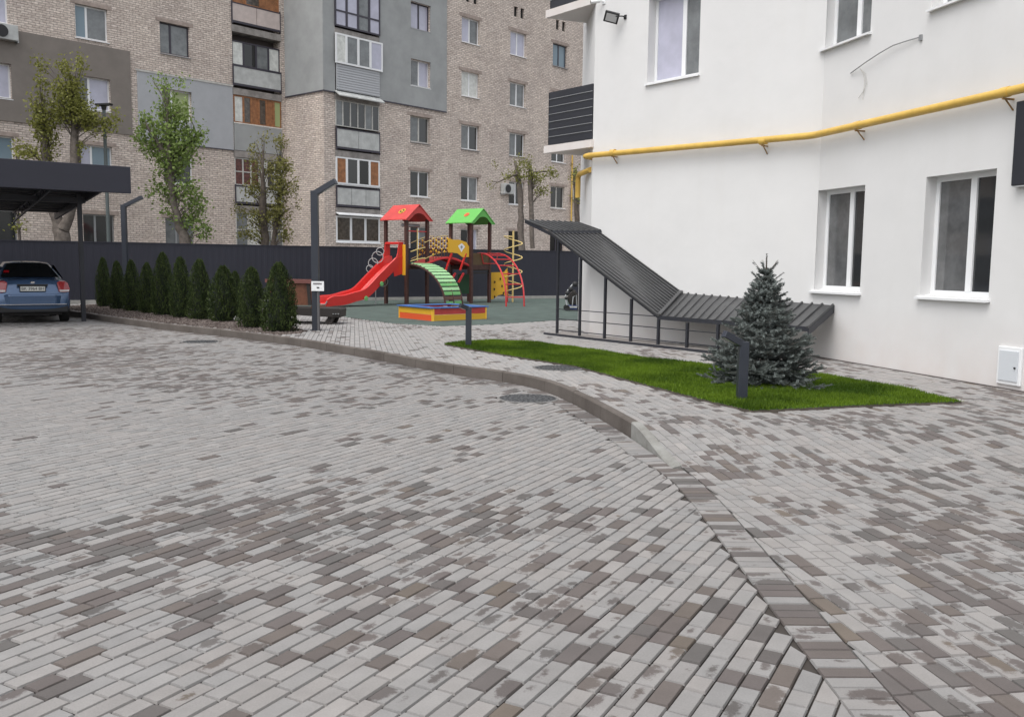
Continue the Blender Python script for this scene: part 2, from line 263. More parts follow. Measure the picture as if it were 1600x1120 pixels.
# ================================================================ GROUND
me = MB().quad((-90, -30, -.06), (70, -30, -.06), (70, 110, -.06), (-90, 110, -.06)); struct(me.build('ground', 'pave_far'))
CURB = catmull([(1.29, 6.6), (1.23, 7.15), (1.09, 8.15), (.76, 9.8), (.42, 10.95), (-.05, 11.72), (-.95, 12.68), (-2.5, 14.75), (-4.25, 16.85), (-6.1, 18.6), (-8.5, 20.75), (-11.0, 23.4), (-14.0, 26.8)], 8)
BORDER = np.vstack([np.array([[1.3, -2.], [1.3, 5.6]]), CURB[4:]])        # driveway | pavement line
DRIVE = np.vstack([BORDER, [[-26, 34], [-26, -2]]])
SIDE = np.vstack([BORDER, [[-14, 31.5], [-2, 38], [3.5, 41], [3.5, 30], [9.5, 14], [9.5, -2]]])
def paved(name, region, az, zf, seed, darkf, zoff=0., rowgap=.007, far=60, excl=(), L=.194, W=.0875, gap=.0078, short=.34):
    a = math.radians(az); u = np.array([math.sin(a), math.cos(a)]); v = np.array([u[1], -u[0]])
    reg = np.asarray(region); bx = reg.min(0); tx = reg.max(0); cs = np.array([[bx[0], bx[1]], [tx[0], bx[1]], [tx[0], tx[1]], [bx[0], tx[1]]])
    i0, i1 = (cs@u).min(), (cs@u).max(); j0, j1 = (cs@v).min(), (cs@v).max()
    J = np.arange(int(j0/W)-1, int(j1/W)+2); I = np.arange(int(i0/L)-1, int(i1/L)+2); g = np.random.default_rng(seed)
    cs1 = []; ls1 = []
    for jq in J:
        n_ = len(I)*2; q = np.where(g.random(n_) < short, L*.64, L); e = i0-L*g.random()*2+np.r_[0, np.cumsum(q)[:-1]]; mm = e+q/2
        cs1.append(mm[:, None]*u+(jq*W+W*.5)*v); ls1.append(q)
    C = np.concatenate(cs1); LL = np.concatenate(ls1)
    k = inpoly(C, reg) & (C[:, 1] > 1.6) & (np.abs(C[:, 0]) < C[:, 1]*.66+2.2) & (C[:, 1] < far)
    for e in excl: k &= ~inpoly(C, e)
    C = C[k]; LL = LL[k]; n = len(C)
    if name is None: return C
    pave_mesh(name, C, np.tile(u, (n, 1)), np.tile(v, (n, 1)), (LL-gap)[:, None], W-rowgap, zf, g, darkf, zoff)
_bs = resample(BORDER, .05)[0]; _tn = np.gradient(_bs, axis=0); _tn /= np.hypot(*_tn.T)[:, None]; _nr = np.c_[-_tn[:, 1], _tn[:, 0]]
_sh = sstep((_bs[:, 1]-6.2)/1.3)*.135
_limD = _sh+.104; _limS = np.where(_bs[:, 1] < 6.98, _sh-.104, -.044)
def signed(P):
    P = P.reshape(-1, 2); i = np.zeros(len(P), int)
    for a in range(0, len(P), 4000): i[a:a+4000] = np.argmin(((P[a:a+4000, None]-_bs[None])**2).sum(2), 1)
    return ((P-_bs[i])*_nr[i]).sum(1), i
def cut(P, side, U, V):      # saw the stones along the border: move corners along the stone's own edge onto the line
    s, i = signed(P); U = np.repeat(U, 4, 0); V = np.repeat(V, 4, 0); n = _nr[i]; un = (U*n).sum(1); vn = (V*n).sum(1)
    d = np.where(s < _limD[i], _limD[i]-s, 0) if side == 'driveway' else np.where(s > _limS[i], _limS[i]-s, 0)
    useU = np.abs(un) > .45; D = np.where(useU[:, None], U, V); dn = np.where(useU, un, vn); t = np.clip(d/np.where(np.abs(dn) < .1, .1, dn), -.2, .2)
    return (P.reshape(-1, 2)+D*t[:, None]).reshape(P.shape)
def pave_mesh(name, C, U, V, L, W, zf, g, darkf, zoff, bright_add=None):
    nearb = np.zeros(len(C), bool)
    if name in ('driveway', 'pavement'):
        s_, i_ = signed(C); kk = (s_ > _limD[i_]-.02) if name == 'driveway' else (s_ < _limS[i_]+.02); C, U, V, L = C[kk], U[kk], V[kk], L[kk]; nearb = np.abs(s_[kk]) < .45
    bright_add = BRIGHT_ADD.get(name, lambda P: 0)(C); n = len(C); L = np.broadcast_to(np.asarray(L, float), (n, 1)); c = .004; ang = g.normal(0, .006, n); U2 = U*np.cos(ang)[:, None]+V*np.sin(ang)[:, None]; V2 = V*np.cos(ang)[:, None]-U*np.sin(ang)[:, None]
    S = np.array([(-1, -1), (1, -1), (1, 1), (-1, 1)]); dz = g.normal(0, .0012, n)
    top = C[:, None]+U2[:, None]*((L/2-c)*S[None, :, 0])[..., None]+V2[:, None]*(S[:, 1]*(W/2-c))[None, :, None]
    bot = C[:, None]+U2[:, None]*((L/2)*S[None, :, 0])[..., None]+V2[:, None]*(S[:, 1]*W/2)[None, :, None]
    if nearb.any(): top[nearb] = cut(top[nearb], name, U[nearb], V[nearb]); bot[nearb] = cut(bot[nearb], name, U[nearb], V[nearb])
    tilt = g.normal(0, .004, (n, 2)); tz = zf(top[..., 0], top[..., 1])+zoff+dz[:, None]+tilt[:, :1]*S[None, :, 0]*L/2+tilt[:, 1:]*S[None, :, 1]*W/2
    Vv = np.zeros((n, 8, 3)); Vv[:, :4, :2] = top; Vv[:, :4, 2] = tz; Vv[:, 4:, :2] = bot; Vv[:, 4:, 2] = tz-.010
    F = np.array([(0, 1, 2, 3), (4, 5, 1, 0), (5, 6, 2, 1), (6, 7, 3, 2), (7, 4, 0, 3)]); fl = (np.arange(n)[:, None, None]*8+F[None]).reshape(-1)
    me = bpy.data.meshes.new(name); me.vertices.add(n*8); me.vertices.foreach_set('co', Vv.reshape(-1)); nf = n*5
    me.loops.add(nf*4); me.loops.foreach_set('vertex_index', fl.astype(np.int32)); me.polygons.add(nf)
    me.polygons.foreach_set('loop_start', np.arange(0, nf*4, 4, dtype=np.int32)); me.polygons.foreach_set('loop_total', np.full(nf, 4, np.int32))
    me.update(calc_edges=True)
    d = darkf(C); r_ = g.uniform(0, 1, n)             # stain radius: fully dark, blotched or clean
    rad = np.where(r_ < d*.66, g.uniform(2.0, 3.2, n), np.where(r_ < d*1.3, g.uniform(.1, 1.2, n), g.uniform(-1.2, -.35, n)))
    pc = np.zeros((n, 8, 4), np.float32); pc[..., 0] = rad[:, None]; pc[..., 1] = np.clip(g.beta(1.4, 1.4, n)+.1*vnoise(C, .8, 5), 0, 1)[:, None]; pc[..., 2] = (.67+bright_add+g.normal(0, .042, n)+.03*vnoise(C, .5, 9))[:, None]; pc[..., 3] = 1
    A = me.attributes.new('pc', 'FLOAT_COLOR', 'POINT'); A.data.foreach_set('color', pc.reshape(-1))
    pu = np.zeros((n, 8, 3), np.float32); of = g.uniform(-.55, .55, (n, 1, 2))*(rad < 1.3)[:, None, None]; pu[:, :4, :2] = S*.92+of; pu[:, 4:, :2] = S+of
    B = me.attributes.new('pu', 'FLOAT_VECTOR', 'POINT'); B.data.foreach_set('vector', pu.reshape(-1))
    me.polygons.foreach_set('use_smooth', np.zeros(nf, bool)); me.materials.append(M['paver']); o = bpy.data.objects.new(name, me); COL.objects.link(o); return struct(o)
def near(P, c, s): return np.exp(-((P[:, 0]-c[0])**2+(P[:, 1]-c[1])**2)/(2*s*s))
BRIGHT_ADD = {'pavement': lambda P: .05+.22*np.clip((P[:, 1]-7.5)/5, 0, 1), 'driveway': lambda P: .05*np.clip((P[:, 1]-8)/5, 0, 1)}      # brightness added to the paver colour, rising with distance, most on the pavement
def dk_drive(P):
    v = vnoise(P, 1.25, 3); b = .14+.38*v+.35*vnoise(P, .35, 8)*.6
    b += .35*near(P, (-1.0, 4.9), .8)+.28*near(P, (.6, 3.4), .55)+.25*near(P, (-2., 4.), .7)-.35*near(P, (-2.6, 7.5), 1.3)-.2*near(P, (0, 5), .6)
    b += .25*np.clip((P[:, 1]-9.5)/4, 0, 1); return np.clip(b, .03, .85)
def dk_side(P):
    v = vnoise(P, 2.0, 13); b = .33+.48*v; b -= .30*np.clip((P[:, 1]-7.8)/3, 0, 1)-.20*near(P, (4.6, 12), 1.2); b += .10*np.clip((P[:, 0]-1.6)/2, 0, 1)-.12*near(P, (1.4, 7.5), .7); return np.clip(b, .035, .8)
def disc(c, r, n=24): return [(c[0]+r*math.cos(6.2832*i/n), c[1]+r*math.sin(6.2832*i/n)) for i in range(n)]
MH = [(at(825, 622.5), 0., .325), (at(871.5, 575, SW), SW, .315), (at(313.5, 534), 0., .325)]
GRASS = [(-1.18, 15.55), (-.75, 16.15), (-.24, 16.5), (.35, 16.2), (1.09, 15.28), (2.05, 13.62), (2.9, 12.6), (4.19, 11.55), (4.62, 10.3), (4.78, 9.42), (3.9, 9.2), (2.36, 8.68), (2.1, 9.2), (1.54, 10.67), (.89, 12.41), (0, 13.69)]
RUB = [at(*p, SW) for p in ((462, 484), (535, 494.5), (610, 505), (690, 509.5), (770, 507), (860, 501), (930, 499))]+[(3.9, 36.5), (1.8, 38.0), (-12.0, 30.0)]
BED = [at(*p, SW) for p in ((480, 517), (468, 521), (440, 523))]+[tuple(p) for p in CURB[66:97]+np.array([.12, .1])]+[(-13.2, 28.6), (-10.5, 25.6), (-7.6, 22.5), (-5.0, 19.9)]
GRin = GRASS
z0 = lambda x, y: 0*np.asarray(x)
paved('driveway', DRIVE, 28.8, z0, 1, dk_drive, 0, .0062, far=30, excl=[disc(MH[0][0], .36), disc(MH[2][0], .36)])
paved('pavement', SIDE, 170.0, zs, 2, dk_side, 0, .0035, far=40, gap=.007, excl=[GRASS, RUB, BED, disc(MH[1][0], .35)])
base = MB(); base.quad((-30, -2, -.016), (1.4, -2, -.016), (1.4, 34, -.016), (-30, 34, -.016)); struct(base.build('driveway_bed', 'joint'))
sb = MB(); xs = np.linspace(-14, 9.5, 48); ys = np.r_[-2, 6.7, 6.9, 7.1, 7.3, 7.5, 7.7, 7.9, 8.1, np.linspace(9, 41, 33)]
P_ = np.array([((xs[i]+xs[i+1])/2, (ys[j]+ys[j+1])/2) for i in range(len(xs)-1) for j in range(len(ys)-1)])
pathS = [tuple(p)for p in SIDE]
sidepoly = MB(); nS = [(x, y) for x, y in SIDE]
# sloped joint bed below the pavement, as strips from the kerb line eastwards
bp_ = resample(BORDER, .25)[0]; sbm = MB()
for a, b in zip(bp_[:-1], bp_[1:]):
    e = 24. if a[1] > 9 else 8.5
    za, zb = float(zs(0, a[1]))-.016, float(zs(0, b[1]))-.016
    if a[1] < 8.2: sbm.quad((a[0]+.02, a[1], za), (a[0]+9, a[1], za), (b[0]+9, b[1], zb), (b[0]+.02, b[1], zb))
sbm.poly([(x+.02, y+.02, SW-.016) for x, y in BORDER[BORDER[:, 1] > 8.1]]+[(-14, 31.5, SW-.016), (-2, 38, SW-.016), (3.5, 41, SW-.016), (14, 41, SW-.016), (14, 8.1, SW-.016)])
struct(sbm.build('pavement_bed', mat('pale_joint_sand', (.10, .092, .085), .95)))
# soldier course beside the kerb and along the border
off = []
bs, bt = resample(BORDER, .05)
tan = np.gradient(bs, axis=0); tan /= np.hypot(*tan.T)[:, None]; nor = np.c_[-tan[:, 1], tan[:, 0]]       # left = driveway side
shift = sstep((bs[:, 1]-6.2)/1.3)*.135
sc = bs+nor*shift[:, None]; sc2, st = resample(sc, .0835); T2 = np.gradient(sc2, axis=0); T2 /= np.hypot(*T2.T)[:, None]
kk = sc2[:, 1] < 24; sc2 = sc2[kk]; T2 = T2[kk]; mid = (sc2[:-1]+sc2[1:])/2; TT = T2[:-1]; NN = np.c_[-TT[:, 1], TT[:, 0]]
kk = mid[:, 1] > 1.8; pave_mesh('border_course', mid[kk], NN[kk], TT[kk], .198, .0775, z0, np.random.default_rng(5), lambda P: np.clip(.62+.35*vnoise(P, 3, 2)+.1*(P[:, 1] > 9), .15, .95), 0.)
# kerb: one-metre stones with open joints
cu, ct = resample(CURB[3:], .125); tan = np.gradient(cu, axis=0); tan /= np.hypot(*tan.T)[:, None]; nor = np.c_[-tan[:, 1], tan[:, 0]]
for mname, rngk, mt in (('kerb', (10, len(cu)), 'kerb'), ('kerb_end', (0, 10), 'kerblight')):
    kb = MB(); i0 = rngk[0]
    st0 = i0
    while st0 < rngk[1]-1:
        e = min(st0+8 if mname == 'kerb' else rngk[1], rngk[1]-1 if mname == 'kerb' else rngk[1]); prev = None; jit = random.uniform(-.004, .004)
        for i in range(st0, e+1):
            q = cu[i]+tan[i]*(.004 if i == st0 else (-.004 if i == e else 0)); hgt = (SW+.010+jit) if mname == 'kerb' else (SW+.008)*float(sstep(i/10.5))+.006
            a = q+nor[i]*(.025); b = q-nor[i]*.052
            hb = max(hgt, float(zs(0, q[1]))+.004); ring = [(a[0], a[1], -.03), (a[0], a[1], hgt-.012), (a[0]-nor[i][0]*.012, a[1]-nor[i][1]*.012, hgt), (b[0], b[1], hb), (b[0], b[1], -.03)]
            if prev:
                for k in range(4): kb.quad(prev[k], ring[k], ring[k+1], prev[k+1])
            if i in (st0, e): kb.poly(ring if i == e else ring[::-1])
            prev = ring
        st0 = e
    struct(kb.build(mname, mt))
# manhole covers
for i, (c, z, r_) in enumerate(MH):
    t = thing('manhole_cover', ['dark round manhole cover in the driveway by the kerb bend', 'dark round manhole cover on the raised pavement beside the lawn', 'small far manhole cover in the driveway in front of the thuja row'][i], 'manhole cover', (*c, z), group='round manhole covers')
    MB().lathe([(r_+.035, -.02), (r_+.035, .003), (r_+.006, .006), (r_+.005, -.01)], 40).build('rim', 'iron_rim', t)
    b = MB().lathe([(r_, -.02), (r_, .004)], 40)
    for k in range(24):
        a = 6.2832*k/24
        for rr in (.35, .55, .75, .92):
            if rr < .5 and k % 2: continue
            x, y = r_*rr*math.cos(a), r_*rr*math.sin(a); b.box(x-.013, x+.013, y-.013, y+.013, .004, .009)
    b.lathe([(.05, .004), (.05, .008)], 12); b.build('lid', 'iron', t)
# lawn: raised sheet and blades
gb = MB(); gb.prism([(x, y, SW-.02) for x, y in GRASS][::-1], (0, 0, .04)); gb.build('soil_bed', 'earth'); struct(bpy.data.objects['soil_bed'])
def blades(name, poly, n, z, h, col, label, cat, seed):
    g = np.random.default_rng(seed); P = np.asarray(poly); lo, hi = P.min(0), P.max(0); C = g.uniform(lo, hi, (n*3, 2)); C = C[inpoly(C, P)][:n]; n = len(C); C = C+g.normal(0, .014, C.shape)
    hh = h*g.uniform(.5, 1.35, n)*(1+.3*vnoise(C, 4.5, 4)); a = g.uniform(0, 6.283, n); wd = .0035+.0025*g.random(n)
    ln = g.normal(0, .35, (n, 2))*hh[:, None]; V = np.zeros((n, 3, 3)); dx = np.c_[np.cos(a), np.sin(a)]*wd[:, None]
    V[:, 0, :2] = C-dx; V[:, 1, :2] = C+dx; V[:, 2, :2] = C+ln; V[:, :2, 2] = z; V[:, 2, 2] = z+hh
    me = bpy.data.meshes.new(name); me.vertices.add(n*3); me.vertices.foreach_set('co', V.reshape(-1)); me.loops.add(n*3); me.loops.foreach_set('vertex_index', np.arange(n*3, dtype=np.int32))
    me.polygons.add(n); me.polygons.foreach_set('loop_start', np.arange(0, n*3, 3, dtype=np.int32)); me.polygons.foreach_set('loop_total', np.full(n, 3, np.int32)); me.update(calc_edges=True)
    v = np.clip(g.beta(2, 2, n)+.5*vnoise(C, 3.2, 6), 0, 1).astype(np.float32); A = me.attributes.new('lc', 'FLOAT', 'POINT'); A.data.foreach_set('value', np.repeat(v, 3))
    me.polygons.foreach_set('use_smooth', np.zeros(n, bool)); me.materials.append(col); o = bpy.data.objects.new(name, me); COL.objects.link(o); return tag(o, label, cat, kind='stuff')
M['grass'] = leaf_mat('lawn_grass', (.038, .078, .004), (.135, .220, .014))
o = MB().poly([(x, y, SW+.024) for x, y in GRASS]).build('turf', mat('turf_green', (.03, .075, .01), .9, var=.4, scale=9)); struct(o)
blades('grass', GRASS, 170000, SW+.02, .034, M['grass'], 'freshly mown bright green lawn between the pavement and the white wall', 'grass', 3)
# gravel bed
o = MB().poly([(x, y, SW-.004) for x, y in BED]).build('bed_soil', mat('bed_earth', (.085, .07, .062), 1, var=.4, scale=6)); struct(o)
def stones(name, poly, n, z, s, label):
    g = np.random.default_rng(9); P = np.asarray(poly); C = g.uniform(P.min(0), P.max(0), (n*4, 2)); C = C[inpoly(C, P)][:n]; m = MB(); vals = []
    for c in C:
        r_ = s*g.uniform(.5, 1.3); pts = [(c[0]+r_*math.cos(a)*g.uniform(.7, 1.1), c[1]+r_*math.sin(a)*g.uniform(.6, 1), z) for a in (0, 1.25, 2.5, 3.8, 5)]; tp = (c[0], c[1], z+r_*g.uniform(.5, .9)); i = len(m.v); m.v += pts+[tp]
        for k in range(5): m.f.append((i+k, i+(k+1) % 5, i+5)); m.m.append(0)
        vals += [g.beta(1.3, 2)]*6
    o = m.build(name, leaf_mat('gravel', (.035, .024, .021), (.19, .16, .145), .9, 0)); A = o.data.attributes.new('lc', 'FLOAT', 'POINT'); A.data.foreach_set('value', vals)
    return tag(o, label, 'gravel', kind='stuff')
stones('gravel', BED, 9000, SW-.005, .032, 'reddish grey gravel spread under the thuja row behind the kerb')
o = MB().prism([(*p, SW-.03) for p in RUB][::-1], (0, 0, .034)).build('playground_surface', 'rubber'); struct(o)

# ================================================================ WALLS WITH OPENINGS
def wall(fr, s0, s1, z0_, z1, openings, depth, thick=.4):
    m = MB(); S = sorted({s0, s1, *[o[0] for o in openings], *[o[1] for o in openings]}); Z = sorted({z0_, z1, *[o[2] for o in openings], *[o[3] for o in openings]})
    S = [s for s in S if s0 <= s <= s1]; Z = [z for z in Z if z0_ <= z <= z1]
    for a, b in zip(S[:-1], S[1:]):
        run = None
        for c, d in zip(Z[:-1], Z[1:]):
            h = any(o[0] <= (a+b)/2 <= o[1] and o[2] <= (c+d)/2 <= o[3] for o in openings)
            if not h: run = (run[0], d) if run else (c, d)
            if (h or d == Z[-1]) and run: m.quad((a, 0, run[0]), (b, 0, run[0]), (b, 0, run[1]), (a, 0, run[1])); run = None
    for a, b, c, d in openings:
        y = depth
        m.quad((a, 0, c), (a, y, c), (a, y, d), (a, 0, d)); m.quad((b, 0, c), (b, 0, d), (b, y, d), (b, y, c))
        m.quad((a, 0, d), (a, y, d), (b, y, d), (b, 0, d)); m.quad((a, 0, c), (b, 0, c), (b, y, c), (a, y, c))
    return m
def window(fr, parent, s0, s1, z0_, z1, glass, frame='pvc', depth=.12, splits=(.5,), fw=.055, sill='white_metal', sillout=.06, name='window', trans=None, lint=False):
    """window frame part with pane and sill sub-parts, in the wall's local space"""
    m = MB(); y0, y1 = depth, depth+.05
    m.box(s0, s0+fw, y0, y1, z0_, z1).box(s1-fw, s1, y0, y1, z0_, z1).box(s0+fw, s1-fw, y0, y1, z0_, z0_+fw).box(s0+fw, s1-fw, y0, y1, z1-fw, z1)
    for sp_ in splits: c = s0+(s1-s0)*sp_; m.box(c-fw*.75, c+fw*.75, y0-.006, y1, z0_+fw, z1-fw)
    if trans: m.box(s0+fw, s1-fw, y0-.003, y1, z0_+(z1-z0_)*trans-fw*.5, z0_+(z1-z0_)*trans+fw*.5)
    o = m.build(name, frame, parent)
    ed = [s0]+[s0+(s1-s0)*x for x in splits]+[s1]
    gl = glass if isinstance(glass, (list, tuple)) else [glass]*(len(ed)-1)
    for k in range(len(ed)-1): MB().box(ed[k]+fw*.5, ed[k+1]-fw*.5, y0+.02, y1-.012, z0_+fw*.7, z1-fw*.7).build('pane', gl[k % len(gl)], o)
    if lint: MB().box(s0-.18, s1+.18, -.012, -.002, z1+.01, z1+.16).build('lintel', 'lintel', o)
    if sill: MB().prism([(s0-.03, y0+.0, z0_+.012), (s0-.03, -sillout, z0_-.025), (s0-.03, -sillout, z0_-.055), (s0-.03, y0+.0, z0_-.03)], (s1-s0+.06, 0, 0)).build('sill', sill, o)
    return o
# ---------------------------------------------------------------- apartment block behind the fence
azB = R(42.7); dB = np.array([math.sin(azB), math.cos(azB)])
A0 = np.array([-10.97, 43.2]); B0 = np.array([-5.16, 45.31])
HB = 17.4
bb = thing('apartment_block', 'long light brick apartment block with patched grey panels and loggias behind the dark fence', 'building', (*A0, 0))
FA = Frame(A0, A0+dB); FB = Frame(B0, B0+dB)
def piece(fr): # sub-frame empty replaced by mesh-local transform relative to the block
    return (float(fr.P[0]-A0[0]), float(fr.P[1]-A0[1]), 0.), fr.a
def bpart(m, name, mats, fr, parent=bb, **k):
    l, a = piece(fr); return m.build(name, mats, parent, l, a, **k)
class WP:   # gives windows of a facade their transform
    pass
def bwindow(fr, *a, **k):
    o = window(fr, None, *a, **k); l, an = piece(fr); o.parent = bb; o.location = l; o.rotation_euler = (0, 0, an); return o
sA = [(-13.0, -11.75), (-9.32, -8.05), (-5.88, -4.55)]; rows = [2.1, 4.85, 7.52, 10.25, 12.98, 15.7]
opA = []; defsA = []
gA = {(0, 10.25): 'g_pale', (1, 10.25): ['g_teal', 'g_grey'], (2, 10.25): 'g_grey', (0, 7.52): 'g_pale', (1, 7.52): ['g_grey', 'g_pale'], (2, 7.52): ['g_grey', 'g_green'], (0, 4.85): 'g_teal', (1, 4.85): ['g_pale', 'g_teal'], (2, 4.85): 'g_dark', (1, 2.1): 'g_dark', (0, 2.1): 'g_dark', (2, 2.1): 'g_grey'}
colsA = sA+[(-s-1.25, -s) for s in (19.6, 16.0, 23.2, 26.8, 30.4)]
for i, (a, b) in enumerate(colsA):
    for z in rows:
        if z+1.28 < HB: opA.append((a, b, z, z+1.27)); defsA.append((i, z))
LA = (-2.53, -.05); opA.append((LA[0], LA[1], 1.2, HB-1.2))
bpart(wall(FA, -36, .25, 0, HB, opA, .55), 'wall', 'brick', FA)
for (i, z), (a, b, c, d) in zip(defsA, opA):
    if (i, z) in ((2, 10.25),): bwindow(FA, a, b, c, d, gA[(i, z)], 'darkframe', splits=(.38,), sill='sill', lint=True)
    elif z == 2.1 and i < 3: bwindow(FA, a, b, c, d, gA.get((i, z), 'g_dark'), 'grey', splits=(.4,), sill='sill', lint=True)
    else: bwindow(FA, a, b, c, d, gA.get((i, z), random.choice(['g_dark', 'g_grey', 'g_pale'])), 'pvc', splits=(.36,), lint=not (z == 7.52 and i < 3))
def panel_with_holes(fr, s0, s1, z0_, z1, ops, name, m, t=.05):
    mm = wall(fr, s0, s1, z0_, z1, [o for o in ops if o[0] >= s0 and o[1] <= s1 and o[2] >= z0_ and o[3] <= z1], t-.004)
    mm.quad((s0, 0, z0_), (s0, t, z0_), (s1, t, z0_), (s1, 0, z0_)).quad((s0, 0, z0_), (s0, 0, z1), (s0, t, z1), (s0, t, z0_)).quad((s1, 0, z0_), (s1, t, z0_), (s1, t, z1), (s1, 0, z1)).quad((s0, 0, z1), (s1, 0, z1), (s1, t, z1), (s0, t, z1))
    mm.v = [(x, y-t, z) for x, y, z in mm.v]; return bpart(mm, name, m, fr)
panel_with_holes(FA, -36, -7.2, 6.68, 10.06, opA, 'insulation_panel', 'brownpaint')
panel_with_holes(FA, -6.93, -2.58, 6.54, 9.32, opA, 'insulation_panel', 'bluegrey')
bpart(MB().box(-7.0, -2.56, -.075, -.052, 9.323, 9.40), 'trim', 'pvc_old', FA)
bpart(MB().box(-6.93, -2.58, -.072, -.052, 6.50, 6.537), 'trim', 'darkframe', FA)
# loggias, left column (in the recess of facade A)
def slabs(fr, s0, s1, zz, out=.0, back=.55):
    for z in zz: bpart(MB().box(s0-.03, s1+.03, -out-.06, back, z-.16, z+.13), 'balcony_slab', 'slab', fr)
slabs(FA, *LA, [6.4, 9.17, 11.92, 14.6])
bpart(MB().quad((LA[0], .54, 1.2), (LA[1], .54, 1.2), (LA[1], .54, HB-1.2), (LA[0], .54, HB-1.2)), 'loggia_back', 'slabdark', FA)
def lpanel(fr, s0, s1, z0_, z1, m, parts=1, y=-.06):
    mm = MB(); w_ = (s1-s0)/parts
    for k in range(parts): mm.box(s0+k*w_+.012, s0+(k+1)*w_-.012, y, y+.04, z0_, z1)
    o = bpart(mm, 'balcony_panel', m, fr); f = MB(); f.box(s0-.02, s0+.02, y-.015, y+.05, z0_-.16, z1+.1).box(s1-.03, s1+.01, y-.015, y+.05, z0_-.16, z1+.1).box(s0, s1, y-.012, y+.045, z1+.005, z1+.05).box(s0, s1, y-.012, y+.045, z0_-.1, z0_-.005); f.build('balcony_rail', 'darkframe', o); return o
a, b = LA
lpanel(FA, a, b, 9.52, 10.25, 'panel'); lpanel(FA, a, b, 12.25, 12.98, 'pinkpanel', 2)
bwindow(FA, a, b, 13.05, 14.4, ['wood', 'g_curtain', 'wood'], 'wood', .05, (.3, .6), sill=None, name='loggia_glazing')
bwindow(FA, a, b, 15.0, 16.1, ['g_dark'], 'pvc', .05, (.3, .6), sill=None, name='loggia_glazing')
bwindow(FA, a, b, 10.32, 11.4, ['g_white', 'g_black', 'g_grey', 'g_white'], 'darkframe', .05, (.24, .5, .76), sill=None, name='loggia_glazing', trans=.98)
bwindow(FA, a, b, 7.78, 9.0, ['g_white', 'g_curtain', 'wood', 'g_curtain', 'wood', 'g_green'], 'wood', -.02, (.2, .36, .52, .68, .84), sill='pvc_old', name='loggia_glazing', fw=.06)
bpart(MB().box(a, b, -.055, .0, 6.55, 7.72), 'parapet', 'plaster', FA)
bwindow(FA, a, b, 5.0, 6.22, ['g_red', 'g_red', 'g_red', 'g_white', 'g_dark', 'g_dark'], 'pvc_old', -.01, (.167, .333, .5, .667, .833), sill=None, name='loggia_glazing', trans=.5, fw=.045)
slabs(FA, a, b, [3.95]); lpanel(FA, a, b, 4.25, 4.92, 'panel', 2)
bwindow(FA, a, b, 2.2, 3.78, ['g_grey', 'g_white', 'g_grey', 'g_grey'], 'pvc_old', -.01, (.25, .5, .75), sill=None, name='loggia_glazing', trans=.5, fw=.045)
bpart(MB().box(a, b, -.04, .0, 1.2, 2.19), 'parapet', 'panel', FA)
# side wall joining both facades
sAc = FA.w(.22)[:2]; sBc = FB.w(-5.16)[:2]; FC = Frame(sAc, sBc)
bpart(wall(FC, 0, FC.L, 0, 9.28, [], .1), 'side_wall', 'brick', FC)
bpart(MB().box(0, FC.L+.02, -.03, .3, 9.28, HB), 'insulation_panel', 'plaster', FC); bpart(MB().box(0, FC.L+.035, -.05, -.032, 9.22, 9.278), 'trim', 'darkframe', FC)
# facade B
sB = [(-.0, 1.3), (3.5, 4.82), (7.2, 8.5), (10.8, 12.1)]; opB = []; dB_ = []
for i, (a, b) in enumerate(sB+[(14.4, 15.7), (18., 19.3)]):
    for z in rows[:5]: 
        zz = z+.03; opB.append((a, b, zz, zz+1.26)); dB_.append((i, z))
vents = [(s, s+.3, 15.05, 15.6) for s in (7.47, 8.0, 11.05, 11.6, .3, .85, 3.8, 4.35)]
LB = (-4.52, -2.0); opB2 = opB+vents+[(LB[0], LB[1], 1.2, HB-1.2)]
bpart(wall(FB, -5.16, 24, 0, HB, opB2, .55), 'wall', 'brick', FB)
for v_ in vents: bpart(MB().box(v_[0], v_[1], .12, .16, v_[2], v_[3]), 'vent_opening', 'black', FB)
gB = {(0, 12.98): ('darkframe', ['g_pale', 'g_pale'], 'sill'), (0, 10.25): ('pvc', ['g_grey', 'g_pale'], 'white_metal'), (0, 7.52): ('pvc_old', ['g_grey', 'g_dark'], 'sill'), (0, 4.85): ('pvc', ['g_dark', 'g_dark'], 'white_metal'), (0, 2.1): ('pvc', ['g_dark', 'g_grey'], 'white_metal'),
 (1, 12.98): ('pvc', ['g_pale', 'g_grey'], 'white_metal'), (1, 10.25): ('pvc', ['g_white', 'g_white'], 'white_metal'), (1, 7.52): ('pvc', ['g_grey', 'g_dark'], 'sill'), (1, 4.85): ('pvc', ['g_dark', 'g_grey'], 'white_metal'), (1, 2.1): ('pvc', ['g_dark', 'g_pale'], 'sill'),
 (2, 12.98): ('pvc', ['g_pale', 'g_pale'], 'white_metal'), (2, 10.25): ('pvc', ['g_grey', 'g_grey'], 'white_metal'), (2, 7.52): ('pvc', ['g_grey', 'g_dark'], 'sill'), (2, 4.85): ('pvc', ['g_black', 'g_dark'], 'white_metal'), (2, 2.1): ('darkframe', ['g_black', 'g_black'], 'sill'),
 (3, 12.98): ('darkframe', ['g_teal', 'g_teal'], 'sill'), (3, 10.25): ('pvc', ['g_dark', 'g_grey'], 'white_metal'), (3, 7.52): ('pvc', ['g_dark', 'g_dark'], 'white_metal'), (3, 4.85): ('pvc_old', ['g_dark', 'g_dark'], 'white_metal'), (3, 2.1): ('darkframe', ['g_black', 'g_black'], 'sill')}
for (i, z), (a, b, c, d) in zip(dB_, opB):
    fr_, gl, si = gB.get((i, z), ('pvc', ['g_dark', 'g_grey'], 'sill')); bwindow(FB, a, b, c, d, gl, fr_, splits=(.5,), sill=si, depth=.14, lint=not (i == 0 and z > 9))
